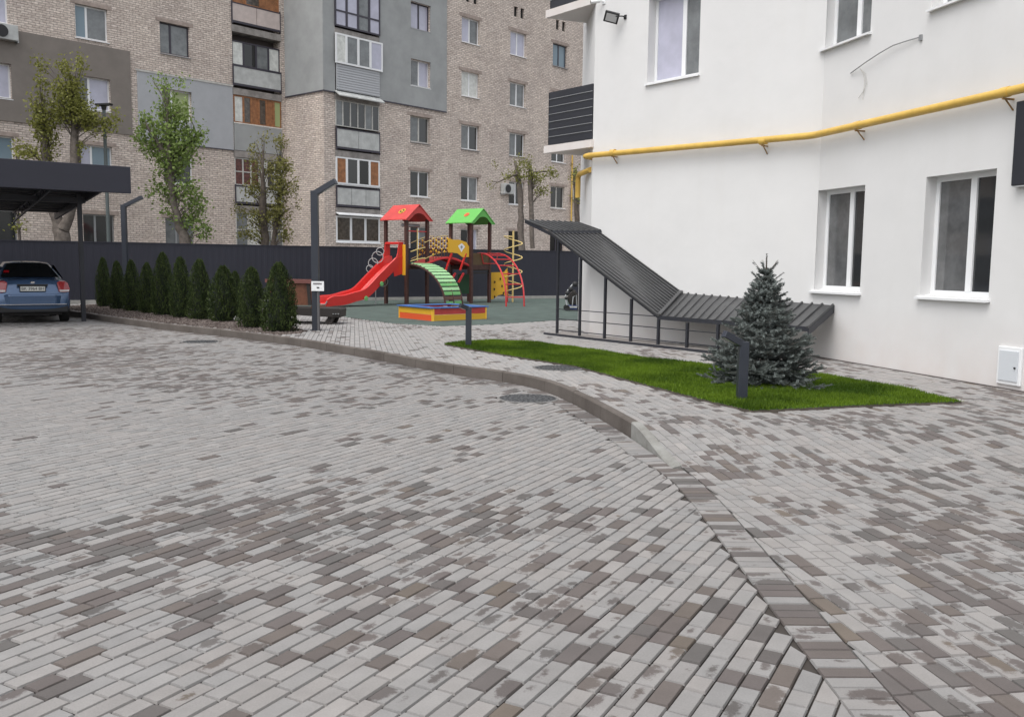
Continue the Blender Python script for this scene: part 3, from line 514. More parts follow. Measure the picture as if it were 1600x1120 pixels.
panel_with_holes(FB, -2.0+.02, 2.41, 9.28, HB, opB, 'insulation_panel', 'plaster'); bpart(MB().box(-1.98, 2.41, -.07, -.052, 9.22, 9.278), 'trim', 'darkframe', FB)
panel_with_holes(FB, -5.18, -4.54, 9.28, HB, [], 'insulation_panel', 'plaster'); bpart(MB().box(-5.2, -4.54, -.07, -.052, 9.22, 9.278), 'trim', 'darkframe', FB)
a, b = LB
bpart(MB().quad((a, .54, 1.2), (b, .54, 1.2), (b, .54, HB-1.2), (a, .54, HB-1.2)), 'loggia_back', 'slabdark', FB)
slabs(FB, a, b, [3.95, 6.55, 9.12, 12.0])
bwindow(FB, a-.04, b+.04, 12.2, 14.75, ['g_pale', 'g_pale', 'g_grey', 'g_pale'], 'darkframe', -.12, (.25, .5, .75), sill=None, name='loggia_glazing', trans=.27, fw=.075); bpart(MB().box(a, b, -.11, 0, 14.76, 15.0).box(a, b, -.11, 0, 15.9, 16.2), 'balcony_slab', 'slab', FB)
bwindow(FB, a, b, 15.0, 15.9, ['g_pale'], 'darkframe', -.08, (.25, .5, .75), sill=None, name='loggia_glazing')
bwindow(FB, a-.08, b+.12, 10.55, 11.88, ['g_white', 'g_grey', 'g_grey', 'g_pale'], 'pvc', -.2, (.22, .47, .73), sill=None, name='loggia_glazing', fw=.08)
sm = MB()
for k in range(10): z = 9.42+k*.112; sm.prism([(a+.02, -.12, z), (a+.02, -.145, z), (a+.02, -.12, z+.108)], (b-a-.04, 0, 0))
sm.box(a+.02, b-.02, -.12, -.06, 9.38, 10.54); bpart(sm, 'siding', 'siding', FB)
bpart(MB().prism([(a-.05, -.04, 9.36), (a-.05, -.42, 9.12), (a-.05, -.42, 9.07), (a-.05, -.04, 9.31)], (b-a+.1, 0, 0)), 'awning', 'panel', FB)
bwindow(FB, a, b, 7.78, 8.95, ['g_grey', 'g_dark', 'g_dark', 'g_dark', 'g_grey', 'g_dark'], 'pvc_old', -.04, (.16, .33, .5, .67, .84), sill=None, name='loggia_glazing', fw=.04)
lpanel(FB, a, b, 6.85, 7.64, 'panel', 2, y=-.1)
bwindow(FB, a-.02, b+.02, 5.15, 6.4, ['wood', 'g_dark', 'g_black', 'wood'], 'pvc', -.06, (.24, .5, .76), sill='pvc', name='loggia_glazing', fw=.075)
lpanel(FB, a, b, 4.22, 4.98, 'panel', 3, y=-.08)
bpart(MB().prism([(a-.05, -.04, 3.86), (a-.05, -.3, 3.76), (a-.05, -.3, 3.72), (a-.05, -.04, 3.82)], (b-a+.15, 0, 0)), 'awning', 'pvc', FB)
bwindow(FB, a-.02, b+.04, 2.5, 3.7, ['g_curtain', 'g_curtain', 'g_curtain'], 'pvc', -.02, (.33, .66), sill='pvc', name='loggia_glazing', fw=.08)
bpart(MB().box(a, b, -.01, .1, 1.2, 2.49), 'parapet', 'brick', FB)
bpart(MB().box(-5.16, 24, -.1, 12, HB, HB+.25), 'roof', 'slab', FB); bpart(MB().box(-36, .2, -.1, 9, HB, HB+.25), 'roof', 'slab', FA)
# air conditioners on the block (lift-off things)
def ac_unit(fr, s, z, out, label, w_=.8):
    t = thing('air_conditioner', label, 'air conditioner', fr.w(s, out-.32, z), fr.a, 'air conditioners on the brick block')
    MB().box(-w_/2, w_/2, 0, .3, 0, .56).build('case', 'panel', t, bevel=.02)
    f = MB().lathe([(.22, 0), (.22, .01)], 20); f.v = [(x-.1, -.012-z_, y+.28) for x, y, z_ in f.v]; f.build('fan_grille', 'plastic', t)
    MB().box(-w_/2, -w_/2+.04, .0, .34, -.06, 0).box(w_/2-.04, w_/2, 0, .34, -.06, 0).build('bracket', 'grey', t)
ac_unit(FA, -12.0, 9.62, 0, 'boxy air conditioner high at the left edge under a white window', .95)
ac_unit(FB, 6.9, 5.4, 0, 'white air conditioner beside the window left of the far tree')
ac_unit(FB, 13.05, 5.45, 0, 'small air conditioner right of the thin yellow pipe, by the white building')
yp = thing('gas_riser', 'thin yellow gas pipe running down the far brick facade', 'pipe', FB.w(12.6, -.12, 0))
x0, y0, _ = FB.w(12.6, -.12, 0)
MB().tube([(0, 0, 2.6), (0, 0, 8.6)], .05, 8).build('pipe', 'yellow_pipe', yp); bk = MB(); [bk.box(-.07, .07, -.07, .12, z, z+.04) for z in (3.5, 5.5, 7.5)]; bk.build('bracket', 'rust', yp)

# ================================================================ WHITE BUILDING
c0 = at(1267, 556, SW); C0 = np.array(c0); dW1 = np.array([math.sin(R(-39.5)), math.cos(R(-39.5))])
tmp = Frame(C0+dW1*6, C0); s_, _z = tmp.px(923, 400); C1 = C0+dW1*(6-s_)
W1 = Frame(C1, C0); W2 = Frame(C0, C0+np.array([math.sin(R(164)), math.cos(R(164))])*15); C2 = C1+np.array([-.09, 2.0]); W0 = Frame(C2, C1)
HW = 13.5
wb = thing('white_building', 'white rendered apartment building with yellow gas pipe along its wall on the right', 'building', (*C0, 0))
def wpart(m, name, mats, fr, parent=wb, **k): return m.build(name, mats, parent, (fr.P[0]-C0[0], fr.P[1]-C0[1], 0), fr.a, **k)
def wwin(fr, *a, **k):
    o = window(fr, None, *a, **k); o.parent = wb; o.location = (fr.P[0]-C0[0], fr.P[1]-C0[1], 0); o.rotation_euler = (0, 0, fr.a); return o
u1 = [W1.px(1011, 127)[0], W1.px(1091.5, 115)[0]]; g1 = [W2.px(1271, 452)[0], W2.px(1343.5, 457)[0]]; g2 = [W2.px(1437, 460)[0], W2.px(1544, 472)[0]]
h1 = [W2.px(1287, 77)[0], W2.px(1360, 50)[0]]; h2 = [W2.px(1456, 12)[0], W2.px(1456, 12)[0]+1.15]
op1 = [(u1[0], u1[1], 4.95, 6.52), (u1[0], u1[1], 8.7, 10.25)]
op2 = [(g1[0], g1[1], 1.2, 2.76), (g2[0], g2[1], 1.2, 2.76), (h1[0], h1[1], 4.95, 6.5), (h2[0], h2[1], 4.95, 6.5)]+[(s, s+1.15, z, z+1.55) for s in (7.4, 10.6) for z in (1.2, 4.95)]+[(s, s+1.15, 8.7, 10.25) for s in (h1[0], h2[0], 7.4)]
wpart(wall(W1, 0, W1.L, -.1, HW, op1, .3), 'wall', 'white', W1); wpart(wall(W2, 0, 15, -.1, HW, op2, .3), 'wall', 'white', W2); wpart(wall(W0, 0, W0.L, -.1, HW, [], .1), 'wall', 'white', W0)
wpart(MB().poly([(0, 0, HW), (6, 0, HW), (6, 6, HW), (-3, 6, HW)]), 'roof', 'slab', W1)
for k, (s0, s1, z0_, z1) in enumerate(op1): wwin(W1, s0, s1, z0_, z1, ['g_pale', 'g_grey'], 'pvc', .2, (.58,), fw=.06, sillout=.05)
for k, (s0, s1, z0_, z1) in enumerate(op2): wwin(W2, s0, s1, z0_, z1, ['g_mid', 'g_dark'] if z0_ < 3 else ['g_grey', 'g_grey'], 'pvc', .17, (.56,), fw=.065, sillout=.07)
pl = MB().box(0, W2.L, -.012, .02, -.05, SW+.012); wpart(pl, 'plinth_joint', 'slabdark', W2)
# loggia / balcony left of the corner
bl = -1.42; sb_ = W1.px(857, 180)[0]
for z in (3.9, 6.68, 9.4):
    m = MB().poly([(sb_-.08, -.03, z), (.0, -.03, z), (.0, .1, z), (W1.px(900, 100, 2.)[0], 2.0, z), (sb_-.6, 1.9, z)])
    m = MB(); pts = [(sb_-.08, -.05), (-.004, -.05), (.9, 1.35), (sb_+.35, 1.35)]
    m.prism([(x, y, z) for x, y in pts], (0, 0, .15)); wpart(m, 'balcony_slab', 'offwhite', W1)
for zb in (4.07, 6.86):
    m = MB(); m.box(sb_, -.03, .0, .03, zb, zb+1.08); ln_ = MB()
    for k in range(1, 7): ln_.box(sb_, -.03, -.012, -.002, zb+k*.155, zb+k*.155+.012)
    m.prism([(sb_, .0, zb), (sb_+.33, 1.25, zb), (sb_+.36, 1.25, zb), (sb_+.03, .0, zb)], (0, 0, 1.08))
    o = wpart(m, 'balcony_railing', 'anthracite', W1); ln_.build('slat_line', 'grey', o)
# cabinet hatch
cb = [W2.px(1561, 570)[0], W2.px(1598, 575)[0]]
o = wpart(MB().box(cb[0], cb[1], -.03, .0, .19, .64), 'service_hatch', 'pvc', W2, bevel=.006); MB().box(cb[0]+.035, cb[1]-.035, -.042, -.031, .235, .595).build('hatch_door', 'cabinet', o, bevel=.003)
m = MB().lathe([(.012, 0), (.012, .012)], 10); m.v = [(x+cb[1]-.07, -.043-z_, y+.40) for x, y, z_ in m.v]; m.build('lock', 'plastic', o)
# dark box sign at the right edge
sg = W2.px(1594, 230)[0]; t = thing('wall_sign', 'dark grey box sign on the white wall at the right edge', 'sign', W2.w(sg, 0, 2.52), W2.a); MB().box(0, .75, -.1, -.004, 0, .96).build('panel', 'anthracite', t, bevel=.01); MB().box(-.01, .76, -.085, -.03, -.012, -.001).build('trim', 'pvc', t)
# gas pipe
gp = thing('gas_pipe', 'thick yellow gas pipe running along the white wall above the ground floor windows', 'pipe', (*C0, 0))
def WP_(fr, s, y, z): p = fr.w(s, y, z); return (p[0]-C0[0], p[1]-C0[1], p[2])
zp = [W1.px(923, 243, -.13)[1], W1.px(1268, 212, -.13)[1], W2.px(1560, 147, -.13)[1]]
pts = [WP_(W1, -.13, .35, zp[0]-.02), WP_(W1, -.13, .0, zp[0]), WP_(W1, -.10, -.1, zp[0]), WP_(W1, 0, -.13, zp[0]), WP_(W1, W1.L-.15, -.13, zp[1]), WP_(W1, W1.L-.03, -.14, zp[1]), WP_(W2, .12, -.135, zp[1]), WP_(W2, 3.6, -.13, zp[2]), WP_(W2, 5.2, -.13, zp[2]), WP_(W2, 14, -.13, zp[2])]
MB().tube(pts, .055, 14).build('pipe', 'yellow_pipe', gp, smooth=True)
bk = MB(); cl = MB()
for fr, s, z in ((W1, W1.px(965, 243)[0], zp[0]), (W1, W1.px(1200, 222)[0], zp[1]), (W2, W2.px(1352, 195)[0], zp[1]), (W2, W2.px(1585, 150)[0], zp[2])):
    p = WP_(fr, s, -.13, z); q = WP_(fr, s, 0, z-.1); mm = MB(); q1 = WP_(fr, s-.012, -.0, z-.1); d_ = fr.d
    mm.tube([WP_(fr, s, -.005, z-.075), WP_(fr, s, -.17, z-.075)], .014, 4); mm.tube([WP_(fr, s, -.005, z-.2), WP_(fr, s, -.13, z-.075)], .010, 4); mm.build('bracket', 'rust', gp)
    mm = MB(); mm.tube([WP_(fr, s-.06, -.13, z), WP_(fr, s+.06, -.13, z)], .062, 12); mm.build('clamp', 'yellow_pipe', gp, smooth=True)
t2 = thing('gas_pipe_branch', 'short yellow pipe elbow turning down behind the white corner', 'pipe', (*C1, 0)); pr = W0.w(1.75, -.1); 
q = [(W0.w(W0.L-.15, -.02)[0]-C1[0], W0.w(W0.L-.15, -.02)[1]-C1[1], zp[0]-.25), (W0.w(W0.L-.9, -.16)[0]-C1[0], W0.w(W0.L-.9, -.16)[1]-C1[1], zp[0]-.27), (W0.w(W0.L-1.0, -.17)[0]-C1[0], W0.w(W0.L-1.0, -.17)[1]-C1[1], zp[0]-.33), (W0.w(W0.L-1.02, -.17)[0]-C1[0], W0.w(W0.L-1.02, -.17)[1]-C1[1], zp[0]-.75)]
MB().tube(q, .055, 12).build('pipe', 'yellow_pipe', t2, smooth=True)
# floodlight, camera
def wallthing(name, label, cat, fr, px, py, off=0.):
    s, z = fr.px(px, py); return thing(name, label, cat, fr.w(s, 0, z), fr.a)
t = wallthing('floodlight', 'black square floodlight tilted down on the white wall', 'floodlight', W1, 968, 30)
hd = MB().box(-.14, .14, -.04, .04, -.1, .1).build('housing', 'plastic', t, (-.02, -.2, 0), .35, bevel=.012); hd.rotation_euler = (R(30), R(14), R(48)); MB().box(-.105, .105, -.046, -.041, -.07, .07).build('lens', 'lens', hd)
MB().tube([(.16, -.005, 0), (.16, -.1, 0), (.08, -.19, 0)], .012, 6).build('bracket', 'plastic', t); MB().box(.13, .19, -.02, 0, -.04, .04).build('wall_plate', 'plastic', t)
t = wallthing('security_camera', 'small white security camera at the top corner of the white wall', 'camera', W1, 944, 3)
MB().tube([(-.02, -.09, .0), (-.16, -.2, -.01)], .035, 12).build('body', 'pvc', t, smooth=True); MB().tube([(-.155, -.197, -.01), (-.17, -.208, -.012)], .03, 12).build('lens', 'plastic', t); MB().tube([(0, 0, 0), (-.03, -.1, .0)], .015, 6).build('mount', 'pvc', t); MB().box(-.04, .04, -.015, 0, -.05, .05).build('wall_plate', 'pvc', t)
# loose cable
t = wallthing('loose_cable', 'loose grey cable drooping across the white wall between the windows', 'cable', W2, 1337, 113)
sA_, zA_ = W2.px(1337, 113)
def CP(px, py, o=-.02): s, z = W2.px(px, py); return (s-sA_, o, z-zA_)
MB().tube([CP(1331, 115), CP(1345, 107, -.05), CP(1360, 97, -.06), CP(1380, 84, -.06), CP(1400, 72, -.05), CP(1420, 65, -.04), CP(1438, 59, -.02)], .009, 6).build('cable', 'grey', t, smooth=True)
MB().box(CP(1440, 60)[0]-.02, CP(1440, 60)[0]+.02, -.03, 0, CP(1440, 64)[2], CP(1440, 55)[2]).build('hook', 'grey', t)
MB().tube([CP(1346, 107, -.03), CP(1351, 116), CP(1353, 128), CP(1351, 143), CP(1343, 154)], .004, 5).tube([CP(1346, 107, -.03), CP(1354, 116), CP(1356, 130), CP(1350, 148), CP(1350, 156)], .004, 5).build('wire', 'pvc_old', t)
# ---------------------------------------------------------------- basement stair canopy
f0 = at(869, 522, SW+.02); f1 = at(1120, 550, SW+.02); FF = Frame(f0, f1)
def FFp(px, py): s, z = FF.px(px, py); return FF.w(s, 0, z)
def Wp(fr, px, py): s, z = fr.px(px, py); return fr.w(s, -.012, z)
cn = thing('stair_canopy', 'dark grey metal canopy with sloping ribbed roof and railing over the basement stairs', 'canopy', (*f0, SW))
def rel(p, o=(f0[0], f0[1], SW)): return (p[0]-o[0], p[1]-o[1], p[2]-o[2])
fa, fv, ba, bv = rel(FFp(858, 362)), rel(FFp(1030, 495)), rel(Wp(W1, 934, 362)), rel(Wp(W1, 1065, 458))
se, ze = FF.px(1120, 502); fe = rel(FF.w(FF.px(1262, 505)[0], 0, ze)); c0r = rel(Wp(W1, 1262, 474)); c0r = (C0[0]-f0[0]-.01, C0[1]-f0[1]-.01, c0r[2]); be = rel(Wp(W2, 1303, 477))
fl_, bl_ = rel(FFp(820, 343.5)), rel(Wp(W1, 901, 347))
def sheet(name, a, b, c, d, nrib, up=.03, th=.025, mt='roofsheet', horiz=False):
    """ribbed metal sheet between eave a-b and upper edge d-c; ribs run from a-b to d-c"""
    a, b, c, d = [Vector(p) for p in (a, b, c, d)]; n = (b-a).cross(d-a).normalized(); n = n if n.z > 0 else -n; m = MB()
    m.prism([a, b, c, d], tuple(-n*th)); o = m.build(name, mt, cn); r = MB()
    for k in range(nrib+1):
        t_ = k/nrib; p = a.lerp(b, t_); q_ = d.lerp(c, t_); w_ = (b-a).normalized()*.018
        r.prism([p-w_+n*.001, p+w_+n*.001, p+w_*.5+n*up, p-w_*.5+n*up], tuple(q_-p))
    r.build('rib', mt, o); return o
sheet('roof', fa, ba, bv, fv, 12, .035)
sheet('low_roof', fv, fe, be, bv, 17)
UP = V_((0, 0, .05)) if 'V_' in globals() else Vector((0, 0, .05)); fa2, ba2 = Vector(fa)+UP, Vector(ba)+UP; e0 = (Vector(fa)-Vector(fl_)).normalized()*.10; fa2 += e0; ba2 += e0
sheet('top_roof', fa2, ba2, Vector(bl_), Vector(fl_), 9, .02)
m = MB(); V_ = Vector
for p, q_ in ((fa, fv), (fv, fe)): m.prism([V_(p)+V_((0, 0, .02)), V_(p)-V_((0, 0, .05)), V_(p)-V_((0, 0, .05))+V_((.03, .03, 0)), V_(p)+V_((0, 0, .02))+V_((.03, .03, 0))], tuple(V_(q_)-V_(p)))
m.prism([V_(fe), V_(be), V_(be)-V_((0, 0, .11)), V_(fe)-V_((0, 0, .11))], (.02, -.01, 0))
m.prism([V_(fl_), V_(fa), V_(fa)-V_((0, 0, .07)), V_(fl_)-V_((0, 0, .07))], (.02, .02, 0)); m.prism([fa2+V_((0, 0, -.055)), ba2+V_((0, 0, -.055)), ba2+V_((0, 0, -.002)), fa2+V_((0, 0, -.002))], (.02, -.02, 0))
m.build('fascia', 'anthracite', cn)
m = MB(); m.bar(V_(fv).lerp(V_(bv), 0)+V_((0, 0, .02)), V_(bv)+V_((0, 0, .02)), .035); m.build('valley_flashing', 'roofsheet', cn)
m = MB(); pa, pb = rel(FF.w(-.25, -.12, SW)), rel(FF.w(FF.px(1165, 559)[0], -.12, SW)); m.prism([pa, rel(FF.w(-.25, .45, SW)), rel(FF.w(-.25, .45, SW+.035)), (pa[0], pa[1], .035)], tuple(V_(pb)-V_(pa))); m.build('base_slab', 'slab', cn)
m = MB(); m.prism([rel(FF.w(-.25, -.13, SW+.0)), rel(FF.w(-.25, -.122, SW)), rel(FF.w(-.25, -.122, SW+.045)), rel(FF.w(-.25, -.13, SW+.045))], tuple(V_(pb)-V_(pa))); m.build('edge_strip', 'anthracite', cn)
tops = [(869, 372), (904, 402), (943, 432), (984, 466), (1028, 497), (1072, 503), (1120, 505), (1175, 506)]; Sx = []
for k, (x, y) in enumerate(tops):
    s, z = FF.px(x, y); Sx.append(s); s = FF.px((869, 904, 943, 984, 1027, 1072, 1120, 1175)[k], 535)[0]; Sx[-1] = s
    MB().box(-.022, .022, -.022, .022, .02, z-SW-.01).build('post', 'anthracite', cn, rel(FF.w(s, .02, SW)), FF.a)
for z in (.62, .42, .2):
    a_, b_ = rel(FF.w(Sx[0], .02, 0)), rel(FF.w(Sx[-1], .02, 0)); MB().bar((a_[0], a_[1], z-SW+.04), (b_[0], b_[1], z-SW+.04), .008).build('rail', 'anthracite', cn)

# ================================================================ FENCE
fA_ = np.array([-26.5, 21.65]); fd = np.array([math.sin(R(59.8)), math.cos(R(59.8))]); FN = Frame((-12.72, 29.65)-fd*14, (-12.72, 29.65)+fd*20)
fe_ = thing('fence', 'tall dark blue grey sheet fence closing off the yard in front of the brick block', 'fence', FN.loc(), FN.a)
n_ = int(FN.L/2.5); ztop = 2.07+.02
for k in range(n_+1):
    x = k*2.5; m = MB(); w_ = min(2.5, FN.L-x)
    if w_ < .3: break
    nr = 12
    for j in range(nr):   # shallow profiled sheet
        u0 = x+w_*j/nr; u1 = x+w_*(j+1)/nr; h = (u1-u0); 
        m.quad((u0, 0, .14), (u0+h*.42, 0, .14), (u0+h*.42, 0, ztop), (u0, 0, ztop)); m.quad((u0+h*.42, 0, .14), (u0+h*.5, .004, .14), (u0+h*.5, .004, ztop), (u0+h*.42, 0, ztop))
        m.quad((u0+h*.5, .004, .14), (u0+h*.92, .004, .14), (u0+h*.92, .004, ztop), (u0+h*.5, .004, ztop)); m.quad((u0+h*.92, .004, .14), (u1, 0, .14), (u1, 0, ztop), (u0+h*.92, .004, ztop))
    m.build('sheet', 'fence', fe_); MB().box(x-.03, x+.03, .03, .09, .1, ztop-.02).build('post', 'anthracite', fe_)
MB().box(0, FN.L, -.02, .05, ztop, ztop+.035).build('cap', 'fence', fe_); MB().box(0, FN.L, -.14, .06, -.05, .24).build('footing', 'concrete', fe_)

# ================================================================ LAMPS, SIGN, BOLLARDS
def lamp(loc, h, arm, label, r=.072, thick=.055, cat='street lamp', name='street_lamp', grp='bent square lamp posts'):
    t = thing(name, label, cat, loc, group=grp); MB().box(-r, r, -r, r, 0, h).build('post', 'lamp', t, bevel=.006)
    a = V_((0, 0, h-thick)); b_ = a+V_(arm); o = MB().bar(a-V_(arm)*.08, b_, thick).build('arm', 'lamp', t, bevel=.005)
    n = V_(arm).normalized(); dn = n.cross(V_((0, 0, 1))).cross(n).normalized(); m = MB(); c1, c2 = a+V_(arm)*.35-dn*(thick+.004), b_-V_(arm)*.04-dn*(thick+.004); sd = n.cross(dn)*thick*.7
    m.quad(c1-sd, c1+sd, c2+sd, c2-sd); m.build('diffuser', 'lens', o); MB().box(-r*1.5, r*1.5, -r*1.5, r*1.5, 0, .012).build('base_plate', 'lamp', t); return t
p = at(494, 516, SW); Yl = p[1]; tp = atY(494, 300, Yl); e_ = atY(529, 283, Yl); lamp((*p, SW), tp[2]-SW+.02, (e_[0]-tp[0], -.12, e_[2]-tp[2]+.02), 'bent dark lamp post in front of the fence, beside the white sign')
p2 = atY(198, 470, 28.4); tp = atY(198, 320, 28.4); e_ = atY(229, 306, 28.4); lamp((p2[0], 28.4, SW), tp[2]-SW, (e_[0]-tp[0], -.1, e_[2]-tp[2]), 'bent dark lamp post rising behind the thuja row, right of the carport')
for (bx, by, tx, ty, hx, hy, lb) in ((732, 542, 732, 482, 719, 477, 'low dark bollard light at the far tip of the lawn near the sandbox'), (1158.5, 628, 1160, 538, 1126, 521, 'low dark bollard light on the lawn in front of the blue spruce')):
    p = at(bx, by, SW); tp = atY(tx, ty, p[1]); hd = atY(hx, hy, p[1]); Lx = (hd[0]-tp[0])
    lamp((*p, SW+.0), tp[2]-SW+.03, (Lx, -.10, abs(hd[2]-tp[2])+.01), lb, .05, .035, 'bollard light', 'bollard_light', 'low bollard lights on the lawn')
p = at(496, 516, SW)+np.array([.05, -.12]); t = thing('sign_post', 'small white surveillance sign on a thin grey post by the lamp', 'sign', (*p, SW)); hz = atY(496, 447, p[1])[2]-SW
MB().tube([(0, 0, 0), (0, 0, hz+.08)], .026, 8).build('post', mat('sign_post_grey', (.11, .11, .115), .5), t); bd = MB().box(-.13, .13, -.045, -.033, hz-.1, hz+.1).build('board', 'pvc', t)
m = MB()
for k in range(8): x = -.088+k*.022; m.box(x, x+.015, -.0475, -.0455, hz+.03, hz+.068)
m.box(-.088, .088, -.0475, -.0455, hz+.048, hz+.054)
m.build('lettering', mat('grey_ink', (.16, .14, .15), .7), bd); m = MB(); m.prism([(-.01, -.0475, hz-.015), (.035, -.0475, hz-.02), (.04, -.0475, hz-.045), (-.005, -.0475, hz-.05), (-.025, -.0475, hz-.025)], (0, .002, 0)); m.build('camera_symbol', 'ink', bd)
# street lamp far behind carport
p = atY(167, 300, 32.5); zt = atY(167, 166, 32.5)[2]; t = thing('tall_street_lamp', 'tall thin street lamp with flat dark head above the carport roof', 'street lamp', (p[0], 32.5, 0)); MB().tube([(0, 0, 0), (0, 0, zt)], [.075, .055], 10).build('pole', 'streetpole', t)
MB().prism([(-.27, -.14, zt-.0), (.25, -.14, zt+.03), (.25, .14, zt+.03), (-.27, .14, zt)], (.02, 0, .06)).build('head', 'plastic', t); MB().lathe([(.07, zt-.14), (.1, zt)], 10).build('bracket', 'plastic', t)

# ================================================================ CARPORT
zc = 3.1; q0 = at(127, 299, zc); azc = R(54.5); dc = np.array([math.sin(azc), math.cos(azc)]); FCp = Frame(q0, q0+dc); sR = FCp.px(204.5, 300)[0]; sL = FCp.px(0, 290)[0]-5
ht = FCp.px(201, 261)[1]-zc
cpn = thing('carport', 'dark flat carport roof with deep fascia and trusses sheltering the parked car', 'carport', FCp.loc(), FCp.a)
MB().box(sL, sR, -.04, .04, zc, zc+ht).build('fascia', 'fence', cpn, bevel=.01)
sS = FCp.px(158, 303)[0]; DP = 6.6; drop = .45
MB().prism([(sL, .05, zc+.25), (sS, .05, zc+.25), (sS, DP, zc+.25-drop), (sL, DP, zc+.25-drop)], (0, 0, .03)).build('roof_sheet', mat('carport_soffit', (.035, .033, .033), .7), cpn)
MB().prism([(sS, .05, zc+.28), (sS, DP, zc+.28-drop), (sS, DP, zc+.05-drop), (sS, .05, zc+.02)], (.06, 0, 0)).build('side_beam', 'anthracite', cpn)
x = sL+.3
while x < sS:
    m = MB(); m.bar((x, .1, zc+.2), (x, DP, zc+.2-drop), .025).bar((x, .1, zc+.0), (x, DP, zc-.05-drop), .02); y = .1; up = False
    while y < DP-.4:
        zA, zB = zc+.2-drop*y/DP, zc-.0-(drop+.05)*(y+.4)/DP; m.bar((x, y, zA if up else zA-.2), (x, y+.4, zB if up else zB+.2), .01); y += .4; up = not up
    m.build('truss', 'anthracite', cpn); x += 1.9
m = MB(); y = .4
while y < DP: zz = zc+.22-drop*y/DP; m.box(sL, sS, y, y+.05, zz-.03, zz); y += .62
m.build('purlins', 'anthracite', cpn)
pp = at(131, 502); u_ = (pp-q0)@FCp.d; y_ = (pp-q0)@FCp.n
for k, uu in enumerate((u_, u_-5.2)): 
    MB().box(uu-.05, uu+.05, y_-.05, y_+.05, 0, zc+.2-drop*y_/DP).build('post', 'anthracite', cpn)
    if k: MB().box(uu-.05, uu+.05, DP-.3, DP-.2, 0, zc-.3).build('post', 'anthracite', cpn)
MB().box(sL, sS+.0, y_-.04, y_+.04, zc-.0-drop*y_/DP-.03, zc+.1-drop*y_/DP).build('cross_beam', 'anthracite', cpn)

# ================================================================ CAR (rear towards the camera)
azc_ = R(-33); cf = np.array([math.sin(azc_), math.cos(azc_)])
pc_ = at(48, 503.5, 0); ccx = np.array([-11.52, 21.55])
car = thing('parked_car', 'blue sedan parked under the carport with its rear to the yard', 'car', (*ccx, 0), -azc_)   # local: x right, y forward
def ring(y, w_, zb, zt, ws, tum=0.):   # half section of body: returns closed ring of points
    pts = [(-w_*.9, zb), (-w_*.99, zb+.12), (-w_, (zb+ws)/2), (-w_*.985, ws-.06), (-w_*.95, ws), (-w_*.80, ws+(zt-ws)*.6), (-w_*.5, zt-.01), (0, zt), ]
    return [(x, y, z) for x, z in pts]+[(-x, y, z) for x, z in pts[-2::-1]]
secs = [(0.0, .64, .42, .62, .52), (.02, .74, .30, .76, .64), (.10, .81, .26, .96, .82), (.16, .83, .24, 1.05, .95), (.30, .842, .24, 1.085, 1.0), (.75, .85, .24, 1.09, 1.0), (1.3, .85, .22, 1.07, .98), (3.1, .85, .22, 1.0, .93), (3.6, .84, .22, .95, .88), (4.0, .80, .26, .84, .78), (4.2, .70, .3, .66, .6)]
def loft(rings, mats=0, caps=True):
    m = MB(); k = len(rings[0])
    for r_ in rings: m.v += r_
    for i in range(len(rings)-1):
        for j in range(k): a = i*k+j; b = i*k+(j+1) % k; m.f.append((a, b, b+k, a+k)); m.m.append(mats)
    if caps: m.f.append(tuple(range(k))[::-1]); m.f.append(tuple((len(rings)-1)*k+j for j in range(k))); m.m += [mats, mats]
    return m
bd = loft([ring(y, a, b, c, d) for y, a, b, c, d in secs]).build('body', 'carblue', car, smooth=True)
ss = bd.modifiers.new('sub', 'SUBSURF'); ss.levels = ss.render_levels = 2
# greenhouse
def gring(y, wb_, wt, zb, zt):
    pts = [(-wb_, zb), (-wb_*.97, zb+(zt-zb)*.3), (-wt*1.03, zb+(zt-zb)*.8), (-wt*.88, zt-.015), (-wt*.5, zt+.005), (0, zt+.012)]
    return [(x, y, z) for x, z in pts]+[(-x, y, z) for x, z in pts[-2::-1]]
gh = loft([gring(.52, .66, .60, 1.0, 1.06), gring(.80, .74, .58, 1.0, 1.22), gring(1.12, .77, .54, 1.0, 1.41), gring(1.5, .78, .55, 1.0, 1.475), (gring(2.2, .78, .56, 1.0, 1.49)), gring(2.7, .77, .55, .98, 1.42), gring(3.3, .76, .62, .96, 1.0)]).build('roof', 'carblue', car, smooth=True)
gl = MB().poly([(-.66, .655, 1.03), (.66, .655, 1.03), (.54, 1.10, 1.415), (-.54, 1.10, 1.415)]); 
gl = MB(); n8 = 8
for i in range(n8):
    for (r0, r1) in ((0, .5), (.5, 1)):
        def gp_(t, r_): wd = .635+(.44-.635)*r_**1.3; return (wd*(2*t-1), .50+.56*r_+.07*(2*t-1)**2+.0, 1.10+.325*r_+.02*(1-(2*t-1)**2))
        gl.quad(gp_(i/n8, r0), gp_((i+1)/n8, r0), gp_((i+1)/n8, r1), gp_(i/n8, r1))
gl.build('rear_window', 'carglass', car, smooth=True)
